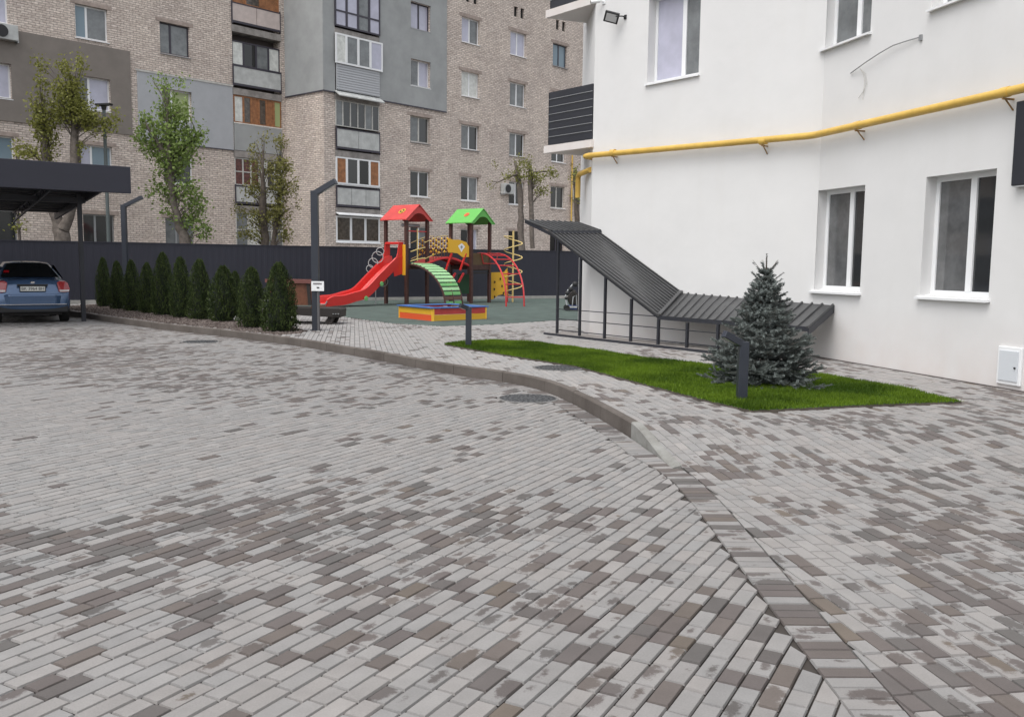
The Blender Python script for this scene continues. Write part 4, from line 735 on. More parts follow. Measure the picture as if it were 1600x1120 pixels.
for s in (-1, 1):
    m = MB().poly([(s*.775, .95, 1.06), (s*.775, 2.9, 1.05), (s*.60, 2.5, 1.40), (s*.60, 1.25, 1.40)]); m.v = [(x, y, z) for x, y, z in m.v]; m.build('side_window', 'carglass', car)
    t_ = loft([[(s*.56, .045, .75), (s*.52, .06, .98), (s*.58, .07, 1.03), (s*.72, .13, 1.02), (s*.79, .17, .97), (s*.82, .15, .83), (s*.80, .09, .75), (s*.66, .04, .74)], [(s*.57, .005, .76), (s*.53, .03, .97), (s*.59, .045, 1.01), (s*.71, .09, 1.005), (s*.78, .135, .955), (s*.815, .11, .83), (s*.79, .05, .76), (s*.66, .005, .75)]])
    t_.build('taillight', 'tail', car, bevel=.01); MB().poly([(s*.58, -.004, .76), (s*.785, .040, .765), (s*.80, .060, .81), (s*.575, .001, .81)][::s]).build('clear_lens', 'tailclear', car)
MB().box(-.33, .33, -.008, .06, .905, .945).build('garnish_recess', 'plastic', car, bevel=.01)
MB().box(-.28, .28, -.012, .02, .77, .90).build('plate_holder', 'plastic', car); MB().box(-.26, .26, -.018, -.0125, .782, .892).build('number_plate', 'plate', car)
fc = bpy.data.curves.new('plate_text', 'FONT'); fc.body = 'BK 3964 BH'; fc.size = .105; fc.align_x = 'CENTER'; fc.align_y = 'CENTER'; fc.extrude = .001
fo = bpy.data.objects.new('plate_text_tmp', fc); COL.objects.link(fo); dg = bpy.context.evaluated_depsgraph_get(); tm = bpy.data.meshes.new_from_object(fo.evaluated_get(dg)); bpy.data.objects.remove(fo)
fo = bpy.data.objects.new('plate_lettering', tm); COL.objects.link(fo); tm.materials.clear(); tm.materials.append(M['ink']); fo.parent = car; fo.location = (0, -.020, .837); fo.rotation_euler = (R(90), 0, 0); fo.scale = (.92, 1, 1)
m = MB().lathe([(.035, 0), (.03, .01)], 14); m.v = [(x*1.5, -.004-z, y*.8+.985) for x, y, z in m.v]; m.build('badge', 'chrome', car)
MB().box(-.86, .86, -.01, .3, .0, .0) if 0 else None
m = loft([[(-.80, -.015+.16, .42), (-.5, -.045, .42), (.5, -.045, .42), (.80, .145, .42)][::1]+[(.80, .4, .42), (-.80, .4, .42)], [(-.82, .15, .69), (-.5, -.05, .71), (.5, -.05, .71), (.82, .15, .69), (.82, .4, .69), (-.82, .4, .69)]]); b_ = m.build('bumper', 'carblue', car, bevel=.04)
MB().box(-.72, .72, -.052, .1, .455, .47).build('bumper_strip', 'chrome', car); MB().box(-.76, .76, .02, .5, .26, .42).build('lower_valance', 'plastic', car, bevel=.03)
for s in (-1, 1):
    for y in (.78, 3.25):
        wh = MB().lathe([(.19, -.09), (.28, -.1), (.30, -.07), (.30, .07), (.28, .1), (.19, .09)], 28); wh.v = [(s*.74+z, y+x, .30+y_) for x, y_, z in wh.v]; wo = wh.build('tyre', 'tyre', car, smooth=True)
        wh = MB().lathe([(.19, -.085), (.19, .085)], 20); wh.v = [(s*.74+z, y+x, .30+y_) for x, y_, z in wh.v]; wh.build('rim', 'rim', wo)
        MB().box(s*.60, s*.84, y-.36, y+.36, .2, .62).build('wheel_arch', 'black', wo) if False else None
MB().box(-.62, .62, .1, 4.0, .2, .34).build('underbody', 'black', car)
MB().box(-.46, -.36, 1.02, 1.1, 1.17, 1.22).build('sticker', 'red', car) if False else None
m = MB().poly([(-.56, .70, 1.20), (-.44, .69, 1.20), (-.43, .78, 1.255), (-.54, .79, 1.255)]); m.v = [(x, y-.012, z+.012) for x, y, z in m.v]; m.build('window_sticker', 'tail', car)

# ================================================================ VEGETATION
def leafmesh(name, V, vals, matr, tri=False):
    V = np.asarray(V, np.float32); n, k = V.shape[0], V.shape[1]; me = bpy.data.meshes.new(name)
    me.vertices.add(n*k); me.vertices.foreach_set('co', V.reshape(-1)); me.loops.add(n*k); me.loops.foreach_set('vertex_index', np.arange(n*k, dtype=np.int32))
    me.polygons.add(n); me.polygons.foreach_set('loop_start', np.arange(0, n*k, k, dtype=np.int32)); me.polygons.foreach_set('loop_total', np.full(n, k, np.int32)); me.update(calc_edges=True)
    A = me.attributes.new('lc', 'FLOAT', 'POINT'); A.data.foreach_set('value', np.repeat(np.clip(vals, 0, 1).astype(np.float32), k)); me.polygons.foreach_set('use_smooth', np.zeros(n, bool)); me.materials.append(matr); return me
def unit(v): return v/np.maximum(np.linalg.norm(v, axis=1, keepdims=True), 1e-6)
M['thuja'] = leaf_mat('thuja_leaf', (.013, .026, .009), (.105, .14, .042), .75, .1)
M['spruce'] = leaf_mat('spruce_needle', (.058, .072, .068), (.19, .215, .205), .7, .05)
M['tree_fresh'] = leaf_mat('fresh_leaf', (.09, .15, .035), (.30, .39, .12), .55, .35)
M['tree_olive'] = leaf_mat('olive_leaf', (.12, .135, .03), (.34, .34, .10), .6, .35)
M['tree_dull'] = leaf_mat('dull_leaf', (.10, .11, .03), (.31, .29, .10), .6, .3)
def thuja_mesh(seed, n=7000):
    g = np.random.default_rng(seed); t = g.random(n)**.85; a = g.uniform(0, 6.283, n)
    prof = lambda t: np.interp(t, [0, .06, .2, .45, .7, .86, .95, 1], [.84, .97, 1., .90, .70, .46, .29, .10])
    lump = 1+.13*np.sin(a*3+g.uniform(0, 6)+t*7)+.11*np.sin(a*6+t*17+seed)+.09*np.sin(a*9-t*29)
    r_ = prof(t)*lump*(1.04-.34*g.random(n)**1.6); c = np.c_[r_*np.cos(a), r_*np.sin(a), t]
    s = .085*(1.15-.5*t); out = np.c_[np.cos(a)*.45, np.sin(a)*.45, np.ones(n)*.22]+g.normal(0, .26, (n, 3)); out[:, 2] = np.abs(out[:, 2])*.55; side = np.c_[-np.sin(a), np.cos(a), np.zeros(n)]+g.normal(0, .5, (n, 3))
    side[:, 2] *= .35; side = unit(side)*.6; L_ = out*s[:, None]*2.0; S_ = side*s[:, None]*.8
    V = np.stack([c-S_*.35, c+L_*.55-S_, c+L_, c+L_*.55+S_], 1); vals = g.beta(2, 2.6, n)*.75+.3*(g.random(n) > .88)+.12*np.sin(a*4+t*9)
    return leafmesh('foliage', V, vals, M['thuja'])
tm_ = [thuja_mesh(s) for s in (1, 2, 3, 4)]
# core so that the crown is closed
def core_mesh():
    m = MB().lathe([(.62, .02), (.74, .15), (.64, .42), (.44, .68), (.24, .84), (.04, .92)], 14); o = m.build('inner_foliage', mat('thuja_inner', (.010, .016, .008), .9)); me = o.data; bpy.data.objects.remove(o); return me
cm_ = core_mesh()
TH = [(165, 480, 403, 22, 'smallest, farthest left thuja of the row, beside the carport post'), (187, 484, 408, 24, 'slim second thuja of the row, counted from the carport'), (210, 487, 407, 26, 'slim third thuja of the row, counted from the carport'), (235, 490, 411, 28, 'fourth thuja of the row, shorter and half hidden by the tall one'), (260, 493, 395, 32, 'tallest slender thuja in the middle of the row'), (288, 497, 402, 34, 'thuja right after the tallest one in the row'), (319, 500, 406, 36, 'thuja with a pointed top left of the broad one'), (356, 503, 416, 46, 'broad squat thuja left of the gap in the row'), (374, 494, 424, 26, 'thuja half hidden behind the broad one at the gap'), (402, 513, 418, 45, 'second last thuja at the right end of the row'), (446, 519, 411, 52, 'biggest thuja, last of the row beside the lamp post')]
for i, (px, pb, ptp, wd, lb) in enumerate(TH):
    p = at(px, pb, SW); p = p+np.array([-.2, .35]); zt = atY(px, ptp, p[1])[2]; hh = zt-SW; rr = wd/2/F_PX*p[1]*random.uniform(.93, 1.05)
    t = thing('thuja', lb, 'shrub', (*p, SW-.01), random.uniform(0, 6.28), 'thuja row in the gravel bed')
    o = bpy.data.objects.new('foliage', tm_[i % 4]); COL.objects.link(o); o.parent = t; o.scale = (rr, rr, hh)
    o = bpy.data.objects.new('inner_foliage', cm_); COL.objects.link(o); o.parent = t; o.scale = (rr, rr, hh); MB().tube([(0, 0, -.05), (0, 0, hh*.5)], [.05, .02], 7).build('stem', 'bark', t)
# blue spruce
p = at(1203, 606, SW)+np.array([-.03, .25]); zt = atY(1197, 397, p[1])[2]; Hs = zt-SW; sp_t = thing('blue_spruce', 'young blue grey spruce growing on the lawn in front of the white wall', 'tree', (*p, SW))
g = np.random.default_rng(21); MB().tube([(0, 0, 0), (0, 0, Hs*.5), (0, 0, Hs*.98)], [.035, .02, .006], 8).build('trunk', 'bark', sp_t)
br = MB(); Nv = []; Nval = []
def needles(a, b, dens, ln, val, r0=.0):
    a = np.array(a); b = np.array(b); L_ = np.linalg.norm(b-a); n = max(4, int(L_*dens)); t = g.random(n); d = (b-a)/L_; q = a+(b-a)*t[:, None]
    rnd = g.normal(size=(n, 3)); rnd -= (rnd@d)[:, None]*d; rnd = unit(rnd); dr = unit(rnd*1.0+d*.75); w_ = np.cross(dr, d); w_ = unit(w_)*.0037; tip = q+dr*ln*g.uniform(.7, 1.2, n)[:, None]
    Nv.append(np.stack([q-w_, q+w_, tip+w_*.4, tip-w_*.4], 1)); Nval.append(np.clip(val+g.normal(0, .14, n), 0, 1))
levels = 19
for lv in range(levels):
    t = lv/(levels-1); z = Hs*(.035+.80*t); Lb = (.54*(1-t)**.95+.075)*g.uniform(.86, 1.12); nb = int(17-9*t)
    for k in range(nb):
        a = 6.283*(k+.5*(lv % 2)+g.uniform(-.3, .3))/nb; L1 = Lb*g.uniform(.62, 1.25)*(1.12 if (lv in (6, 10, 13)) and k % 3 == 0 else 1); up = .05+.85*t**1.6+g.normal(0, .06)
        d = np.array([math.cos(a), math.sin(a), up]); d /= np.linalg.norm(d); st = np.array([0, 0, z]); mid = st+d*L1*.55-np.array([0, 0, .04*L1]); en = mid+np.array([d[0], d[1], d[2]+.25])*L1*.45
        br.tube([st, mid, en], [.008, .005, .002], 4, caps=False)
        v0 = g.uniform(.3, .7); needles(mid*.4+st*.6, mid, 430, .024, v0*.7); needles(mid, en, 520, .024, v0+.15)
        nt_ = int(5+L1*16)
        for q_ in range(nt_):
            f_ = g.uniform(.25, .98); base_ = st+(mid-st)*(f_/.55) if f_ < .55 else mid+(en-mid)*((f_-.55)/.45); sd = 1 if q_ % 2 else -1; an = a+sd*g.uniform(.5, 1.1)
            l2 = L1*(.16+.32*(1-f_))*g.uniform(.6, 1.1)+.03; e2 = base_+np.array([math.cos(an), math.sin(an), d[2]*.6+g.uniform(-.15, .35)])*l2; needles(base_, e2, 480, .023, v0+g.uniform(-.1, .3))
            br.tube([base_, e2], [.003, .0015], 3, caps=False)
tp_ = np.array([0, 0, Hs]); needles((0, 0, Hs*.8), tp_, 430, .022, .45)
for k in range(5):
    a = k*1.257+.4; e_ = np.array([math.cos(a)*.16, math.sin(a)*.16, Hs*.955]); needles((0, 0, Hs*.83), e_*.98, 430, .022, .5); br.tube([(0, 0, Hs*.83), e_], [.005, .002], 4)
    a += .6; e_ = np.array([math.cos(a)*.2, math.sin(a)*.2, Hs*.86]); needles((0, 0, Hs*.76), e_, 430, .022, .5); br.tube([(0, 0, Hs*.76), e_], [.005, .002], 4)
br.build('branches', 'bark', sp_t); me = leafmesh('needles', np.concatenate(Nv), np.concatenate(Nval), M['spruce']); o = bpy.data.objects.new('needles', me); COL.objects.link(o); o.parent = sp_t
NN_ = sum(len(x) for x in Nv)
# pollarded street trees behind the fence, laid out from limb lines at their own distance
def tree(name, label, Y, limbs, blobs, leafm, barkm, n, ls, seed, stems=(), cat='tree', grp=None):
    g = np.random.default_rng(seed); b0 = atY(limbs[0][0][0], limbs[0][0][1], Y); t = thing(name, label, cat, (b0[0], Y, 0), group=grp); k = Y/F_PX; o3 = np.array([b0[0], Y, 0]); m = MB(); dd = []; LP_ = []
    for lm_ in limbs:
        dy = g.uniform(-.5, .5); pts = []; rs = []
        for i, q in enumerate(lm_):
            f_ = i/(len(lm_)-1); P = atY(q[0], q[1], Y)-o3; P[1] = dy*f_; pts.append(P); rs.append(q[2]*k/2*.85)
        if lm_ is limbs[0]: pts.insert(0, np.array([pts[0][0], 0, -.1])); rs.insert(0, rs[0]*1.25)
        q2 = []; r2 = []
        for i in range(len(pts)-1):
            for s in range(4): f_ = s/4; q2.append(pts[i]*(1-f_)+pts[i+1]*f_+g.normal(0, rs[i]*.10, 3)); r2.append((rs[i]*(1-f_)+rs[i+1]*f_)*g.uniform(.88, 1.12))
        q2.append(pts[-1]); r2.append(rs[-1]); m.tube(q2, r2, 9); LP_ += q2
    tw = MB(); C = []; wts = np.array([b[2]*b[3]*b[4] for b in blobs], float); wts /= wts.sum()
    for (x, y, rx_, ry_, ds), wt in zip(blobs, wts):
        nc = max(3, int(n*wt/9)); c0_ = atY(x, y, Y)-o3
        for _ in range(nc):
            v = g.normal(size=3); v = v/np.linalg.norm(v)*g.random()**.45; c = c0_+np.array([v[0]*rx_*k, v[1]*(rx_+ry_)*.5*k, v[2]*ry_*k]); cl_ = g.normal(0, ls*2.3, (9, 3)); C.append(c+cl_)
            if g.random() < .26:
                q_ = min(LP_, key=lambda p_: float(((p_-c+np.array([0, 0, .5]))**2).sum())); tw.tube([q_, q_*.5+c*.5+np.array([0, 0, .06]), c], [.024, .014, .006], 4, caps=False)
    nv = len(m.v); m.v += tw.v; m.f += [tuple(i+nv for i in f) for f in tw.f]; m.m += tw.m; m.build('trunk', barkm, t, smooth=True); C = np.concatenate(C); n = len(C); a = unit(g.normal(size=(n, 3))); b = unit(np.cross(a, g.normal(size=(n, 3)))); s = ls*g.uniform(.6, 1.3, n)[:, None]
    V = np.stack([C-a*s, C-b*s*.7, C+a*s, C+b*s*.7], 1); me = leafmesh('crown', V, g.beta(2, 2, n)*.8+.25*(V[:, 0, 2]-V[:, 0, 2].min())/3.5*.6, leafm); o = bpy.data.objects.new('crown', me); COL.objects.link(o); o.parent = t; return t
GT = 'pollarded trees between fence and brick block'
tree('pollarded_tree', 'forked thick trunked tree with yellow green sprouts above the carport roof', 32, [[(98, 372, 27), (88, 345, 19), (74, 280, 17), (70, 230, 15), (68, 195, 10)], [(100, 360, 20), (112, 320, 16), (115, 250, 18), (113, 190, 13), (108, 160, 6)], [(74, 270, 9), (62, 255, 6), (50, 240, 4)]],
     [(62, 175, 14, 32, .8), (68, 128, 8, 28, .6), (62, 96, 5, 12, .6), (72, 205, 16, 30, 1), (100, 150, 16, 28, .9), (103, 105, 8, 18, .8), (126, 100, 6, 18, .7), (118, 135, 14, 20, .7), (96, 180, 16, 20, 1), (140, 185, 20, 12, .9), (165, 195, 16, 10, .9), (180, 182, 7, 8, .7), (130, 175, 16, 22, .8), (118, 165, 16, 24, .8), (150, 205, 14, 8, .6), (30, 232, 9, 10, .5), (48, 238, 12, 9, .6), (75, 240, 12, 18, .5), (128, 232, 10, 14, .4)], M['tree_olive'], 'bark2', 6300, .050, 1, grp=GT)
tree('pollarded_tree', 'bright green leafy tree in front of the grey wall panel', 33.5, [[(290, 376, 22), (280, 350, 15), (272, 318, 12), (268, 270, 11), (266, 220, 8), (266, 170, 4)], [(268, 262, 9), (250, 225, 6), (235, 200, 4)], [(270, 250, 9), (292, 222, 6), (306, 208, 4)]],
     [(262, 140, 9, 16, .8), (283, 132, 8, 8, .6), (262, 172, 14, 22, 1.1), (284, 180, 14, 20, .9), (266, 208, 28, 20, 1.1), (228, 195, 14, 18, .8), (222, 216, 11, 12, .8), (240, 232, 20, 16, .9), (296, 218, 20, 14, 1), (312, 210, 7, 10, .8), (276, 240, 30, 18, 1.1), (268, 262, 24, 18, 1), (258, 300, 20, 16, .8), (288, 295, 20, 16, .8), (308, 318, 16, 18, .8), (296, 345, 18, 14, .8), (318, 360, 12, 16, .8), (262, 330, 14, 12, .4), (236, 300, 8, 6, .6), (243, 130, 5, 30, .25)], M['tree_fresh'], 'bark2', 6600, .058, 2, grp=GT)
tree('pollarded_tree', 'olive leaved tree with two dark trunks before the brick side wall', 36, [[(414, 385, 15), (412, 330, 13), (414, 300, 11), (416, 262, 3)], [(426, 385, 10), (433, 340, 9), (436, 300, 7), (434, 262, 2.5)]],
     [(398, 235, 10, 14, .5), (438, 225, 9, 14, .8), (414, 220, 9, 12, .3), (440, 262, 18, 18, 1), (405, 265, 20, 16, .7), (440, 295, 20, 18, 1), (402, 298, 22, 14, .8), (375, 330, 12, 14, .4), (438, 335, 20, 20, 1), (405, 340, 26, 18, .7), (446, 365, 12, 14, .7), (395, 365, 24, 12, .7), (460, 290, 6, 20, .5), (462, 325, 5, 10, .4)], M['tree_dull'], 'bark', 5200, .046, 3, grp=GT)
tree('pollarded_tree', 'nearly bare two trunked tree with thin sprouts behind the spiral climbing pole', 41, [[(815, 388, 12), (814, 340, 11), (813, 300, 10), (808, 272, 9), (805, 250, 5)], [(832, 388, 9), (830, 330, 9), (829, 290, 9), (829, 265, 8)], [(829, 270, 6), (845, 268, 3), (866, 266, 2)], [(808, 272, 5), (792, 278, 3), (778, 284, 2)]],
     [(792, 276, 8, 5, .7), (812, 255, 6, 12, .7), (826, 262, 8, 14, .8), (838, 278, 14, 10, .8), (860, 270, 9, 8, .7), (845, 298, 12, 8, .7), (778, 258, 8, 4, .35), (770, 288, 8, 6, .25), (868, 278, 6, 6, .4), (812, 275, 16, 8, .5)], M['tree_olive'], 'bark2', 1500, .045, 4, grp=GT)
tree('pollarded_tree', 'dark leaning trunk seen in the gap beside the white building', 43, [[(903, 385, 10), (902, 340, 9), (900, 290, 9), (899, 262, 7)]], [(899, 275, 7, 14, .5), (903, 310, 5, 8, .4)], M['tree_olive'], 'bark', 160, .05, 5, grp=GT)
for lm_, lb, Y, nn in (([(30, 365, 5), (28, 300, 4), (30, 245, 3)], 'small leafy sapling behind the carport at the left edge', 31.5, 260),):
    tree('sapling', lb, Y, [lm_], [(28, 232, 9, 9, .6), (46, 236, 10, 8, .7), (36, 250, 14, 10, .5), (30, 350, 10, 14, .5)], M['tree_olive'], 'bark2', nn, .06, 8)

# ================================================================ PLAYGROUND
u = np.array([.63, .78]); u /= np.hypot(*u); v = np.array([-u[1], u[0]])
B1 = at(635, 476.5, SW); Bz = SW
ps = thing('play_structure', 'wooden two tower climbing frame with red slide, red and green roofs and green arched ramp', 'playground set', (*B1, SW), math.atan2(u[1], u[0]))   # local x = u (away right), y = v (left)
def PL(px, py, x0=0., y0=0., nx=0., ny=1.):    # pixel onto the local vertical plane through (x0,y0) with normal (nx,ny)
    P0 = B1+u*x0+v*y0; n = u*nx+v*ny; d = ray(px, py); t_ = (n@P0)/(n@d[:2]); P = d*t_; q = P[:2]-B1; return (float(q@u), float(q@v), float(P[2]+CAMH-SW))
S1 = 1.0; pr_ = .05; dp = 1.38
# second tower position
B2 = at(736, 474, SW); q2 = B2-B1; ox, oy = float(q2@u), float(q2@v)
ho = (1.0)
def zpx(py, x, y): P = B1+u*x+v*y; return float(CAMH-SW+ (lambda Y: atY(635 if x < 1.5 else 740, py, Y)[2]-CAMH)(P[1]))
z1t, z2t = zpx(343, 0, 0), zpx(348, ox, oy)
for (x0_, y0_, zt_, nm) in ((0, 0, z1t, 1), (ox, oy, z2t, 2)):
    for (a, b) in ((0, 0), (S1, 0), (0, S1), (S1, S1)): 
        r_ = .052
        MB().box(x0_+a-r_, x0_+a+r_, y0_+b-r_, y0_+b+r_, -.02, zt_+.04).build('post', 'post', ps, bevel=.008)
    MB().box(x0_+.05, x0_+S1-.05, y0_-.03, y0_+S1+.03, dp-.05, dp).box(x0_+.0, x0_+S1, y0_-.03, y0_+.03, dp-.17, dp-.05).box(x0_-.03, x0_+.03, y0_, y0_+S1, dp-.17, dp-.05).build('platform', 'post', ps)
    # gable roof: ridge along y (v), gable over the near right side; local x spans the gable
    o_ = .14; zr = zt_+.50; xm = x0_+S1/2; rt = 'redroof' if nm == 1 else 'pgreen'; m = MB()
    for sx in (0, 1):
        xe = x0_-o_ if sx == 0 else x0_+S1+o_
        m.prism([(xe, y0_-o_, zt_-.02), (xm, y0_-o_+.0, zr), (xm, y0_+S1+o_, zr), (xe, y0_+S1+o_, zt_-.02)], (0, 0, .03))
    rf = m.build('roof', rt, ps)
    K = 9
    for yy in (y0_-o_+.02, y0_+S1+o_-.04):
        m = MB()
        for i in range(K):
            t0, t1 = i/K, (i+1)/K; xa, xb = x0_-o_+(S1+2*o_)*t0, x0_-o_+(S1+2*o_)*t1
            top = lambda t: zt_-.02+(zr-zt_+.02)*(1-abs(2*t-1)); bot = lambda t: zt_-.03+.26*max(0, 1-((t-.5)/.30)**2)**.5 if abs(t-.5) < .30 else zt_-.03
            m.prism([(xa, yy, bot(t0)), (xb, yy, bot(t1)), (xb, yy, max(top(t1), bot(t1)+.001)), (xa, yy, max(top(t0), bot(t0)+.001))], (0, .02, 0))
        m.build('gable', rt, rf)
    # painted flower on the slope facing the camera (x0 side)
    nrm = np.array([-(zr-zt_), 0, S1/2+o_]); nrm /= np.linalg.norm(nrm); cx_, cz_ = x0_-o_+(S1/2+o_)*.55, zt_-.02+(zr-zt_+.02)*.55+.035; tx_ = np.array([S1/2+o_, 0, zr-zt_]); tx_ /= np.linalg.norm(tx_)
    m = MB(); cc = np.array([cx_, y0_+.42, cz_])+nrm*.004
    for k in range(5 if nm == 1 else 1):
        a = k*1.257; c_ = cc+(tx_*math.cos(a)+np.array([0, 1, 0])*math.sin(a))*(.075 if nm == 1 else 0)
        rr = .04 if nm == 1 else .11; m.poly([tuple(c_+(tx_*math.cos(q)+np.array([0, 1, 0])*math.sin(q))*rr+nrm*.002) for q in np.arange(0, 6.28, .52)])
    m.build('painted_mark', 'ink' if nm == 1 else 'orange', rf)
    if nm == 1: MB().poly([tuple(cc+(tx_*math.cos(q)+np.array([0, 1, 0])*math.sin(q))*.14) for q in np.arange(0, 6.28, .4)]).build('painted_mark', 'pyellow', rf)
# slide from the face x=0 (between y=0 and y=1) running along -x
prof = catmull([(.05, dp+.0), (-.25, dp-.04), (-.9, dp-.50), (-1.6, dp-1.02), (-2.15, .22), (-2.6, .13), (-3.05, .11), (-3.3, .09)], 5); ym = .46; hw_ = .28; m = MB(); prev = None; N_ = len(prof)
for i, (x, z) in enumerate(prof):
    wall_h = .24 if i > 5 else .26; f_ = i/(N_-1); wall_h *= (1-.35*max(0, (f_-.85)/.15)); dx, dz = (prof[min(i+1, N_-1)]-prof[max(i-1, 0)]); l_ = math.hypot(dx, dz); nx_, nz_ = -dz/l_*-1, -dx/l_
    nx_, nz_ = dz/l_, -dx/l_
    if nz_ < 0: nx_, nz_ = -nx_, -nz_
    sec = [(-hw_-.05, -.06), (-hw_-.06, wall_h), (-hw_-.02, wall_h+.02), (-hw_, wall_h-.02), (-hw_+.03, .03), (-hw_+.09, 0), (hw_-.09, 0), (hw_-.03, .03), (hw_, wall_h-.02), (hw_+.02, wall_h+.02), (hw_+.06, wall_h), (hw_+.05, -.06)]
    rg = [(x+nx_*b, ym+a, z+nz_*b) for a, b in sec]
    if prev:
        for j in range(len(rg)): k = (j+1) % len(rg); m.quad(prev[j], prev[k], rg[k], rg[j])
    prev = rg
    if i in (0, N_-1): m.poly(rg if i else rg[::-1])
sl_ = m.build('slide', 'red', ps, smooth=True)
MB().tube([(-3.31, ym-hw_-.05, .20), (-3.36, ym-hw_-.02, .10), (-3.37, ym+hw_+.02, .10), (-3.31, ym+hw_+.05, .20)], .022, 8).build('slide_lip', 'grey', sl_)
for s in (-1, 1):
    m = MB(); m.prism([(.0, ym+s*(hw_+.05), dp-.32), (-.42, ym+s*(hw_+.05), dp-.42), (-.5, ym+s*(hw_+.05), dp-.10), (-.28, ym+s*(hw_+.05), dp+.34), (-.22, ym+s*(hw_+.05), dp+.72), (.0, ym+s*(hw_+.05), dp+.74)], (0, .03, 0)); m.build('side_cheek', 'red', sl_, bevel=.008)
MB().box(-.24, -.02, ym-hw_-.04, ym+hw_+.04, dp+.66, dp+.74).build('top_bar', 'red', sl_, bevel=.02)
for s in (-1.05, -1.75):
    k_ = min(range(N_), key=lambda i: abs(prof[i][0]-s)); m = MB().lathe([(.07, 0), (.085, .015), (.07, .03)], 8); m.v = [(prof[k_][0]+x, ym-hw_-.07-z, prof[k_][1]+y-.05) for x, y, z in m.v]; m.build('green_knob', 'slat2', sl_)
MB().box(-.055, -.02, -.02, .17, dp-.38, dp+.66).build('yellow_panel', 'pyellow', ps, bevel=.015)
MB().box(-.05, -.03, .8, 1.0, dp-.1, dp+.62).build('brown_panel', 'redmetal', ps, bevel=.01)
# grid of bars on tower one's right side
m = MB(); m.bar((.05, 0, z1t-.38), (S1-.05, 0, z1t-.38), .018).bar((.05, .5, dp+.8), (S1-.05, 1., dp+.8), .015); m.build('cross_bar', 'redmetal', ps)
m = MB(); m.tube([(.5, -.03, dp+.1), (.5, -.03, z1t-.3)], .022, 6).tube([(.15, -.05, dp+.42), (.4, -.1, dp+.50), (.85, -.05, dp+.58)], .02, 6).tube([(.15, -.05, dp+.10), (.4, -.1, dp+.17), (.85, -.05, dp+.22)], .02, 6); m.build('steering_bars', 'ytube', ps)
m = MB().tube([(.1, .3, z1t-.18), (.9, .3, z1t-.18)], .06, 10); m.build('drum', 'grey', ps)
# arched bridge between the towers
ax0, ay0 = S1+.05, .15; ax1, ay1 = ox-.02, oy+.6
A_ = np.array([S1*.9, .35]); Bb = np.array([ox+.05, oy+.5]); m = MB(); nb_ = 16; wv = (Bb-A_)/np.hypot(*(Bb-A_)); wn = np.array([-wv[1], wv[0]])*.42; rails = [[], []]
for i in range(nb_+1):
    f_ = i/nb_; c_ = A_+(Bb-A_)*f_; z = dp+.02+.26*math.sin(math.pi*f_)
    for s in (0, 1): q = c_+wn*(1 if s else -1); rails[s].append((q[0], q[1], z))
for i in range(nb_): m.prism([rails[0][i], rails[1][i], rails[1][i+1], rails[0][i+1]], (0, 0, -.03))
br_ = m.build('arched_bridge', 'redroof', ps)
for s in (0, 1): MB().tube([(x, y, z-.06) for x, y, z in rails[s]], .035, 6).build('bridge_beam', 'redmetal', br_)
# railing of yellow and brown balls on the bridge, far side
m = MB(); m2 = MB()
for s in (0, 1):
    for i in range(0, nb_+1):
        f_ = i/nb_
        if f_ < .14: continue
        if f_ > .62: break
        x, y, z = rails[s][i]
        for k in range(6):
            zz = z+.18+k*.09; mm = (m if (i+k) % 2 else m2); mm.lathe([(.012, -.05), (.045, 0), (.012, .05)], 6, c=(x, y, zz))
        m2.bar((x, y, z), (x, y, z+.72), .008)
m.build('ball_railing', 'pyellow', br_); m2.build('ball_railing', mat('ball_brown', (.16, .06, .03), .6), br_)
for zz in (.16, .72):
    for s in (0, 1): MB().tube([(x, y, z+zz) for x, y, z in rails[s][:int(nb_*.62)]], .014, 5).build('hand_rail', 'ytube', br_)
# yellow panel with a white diamond, held by red struts
c1_ = PL(697, 378, 0, ay0*0-.06+.0, 0, 1) if 0 else None
f0_, f1_ = .50, .98; P0 = A_+(Bb-A_)*f0_-wn*1.15; P1 = A_+(Bb-A_)*f1_-wn*1.15; zb_ = dp+.42
pan = [(0, .0), (.18, .0), (.45, -.02), (.7, -.16), (1, -.14), (1, .22), (.86, .38), (.5, .46), (.25, .45), (0, .5)]
def PP(t_, z, o=0.): q = P0+(P1-P0)*t_-wn/.42*o; return (q[0], q[1], zb_+z)
m = MB(); m.prism([PP(a, b) for a, b in pan], tuple(np.r_[wn/.42*.03, 0])); yp_ = m.build('yellow_panel', 'pyellow', ps)
MB().poly([PP(.46, .24, .004), (PP(.62, .02, .004)), PP(.80, .22, .004), PP(.64, .34, .004)]).build('diamond_mark', 'pvc', yp_); MB().poly([PP(.57, .22, .007), PP(.62, .13, .007), PP(.69, .2, .007), PP(.64, .26, .007)]).build('diamond_mark', 'grey', yp_)
for a in (.18, .86): MB().bar(PP(a, -.02, -.02), PP(a-.28, -.62, -.02), .028).build('red_strut', 'red', ps)
for a in (.05, .45): MB().bar(PP(a+.25, -.72, .05), PP(a, -1.05, .05), .03).build('red_strut', 'redmetal', ps)
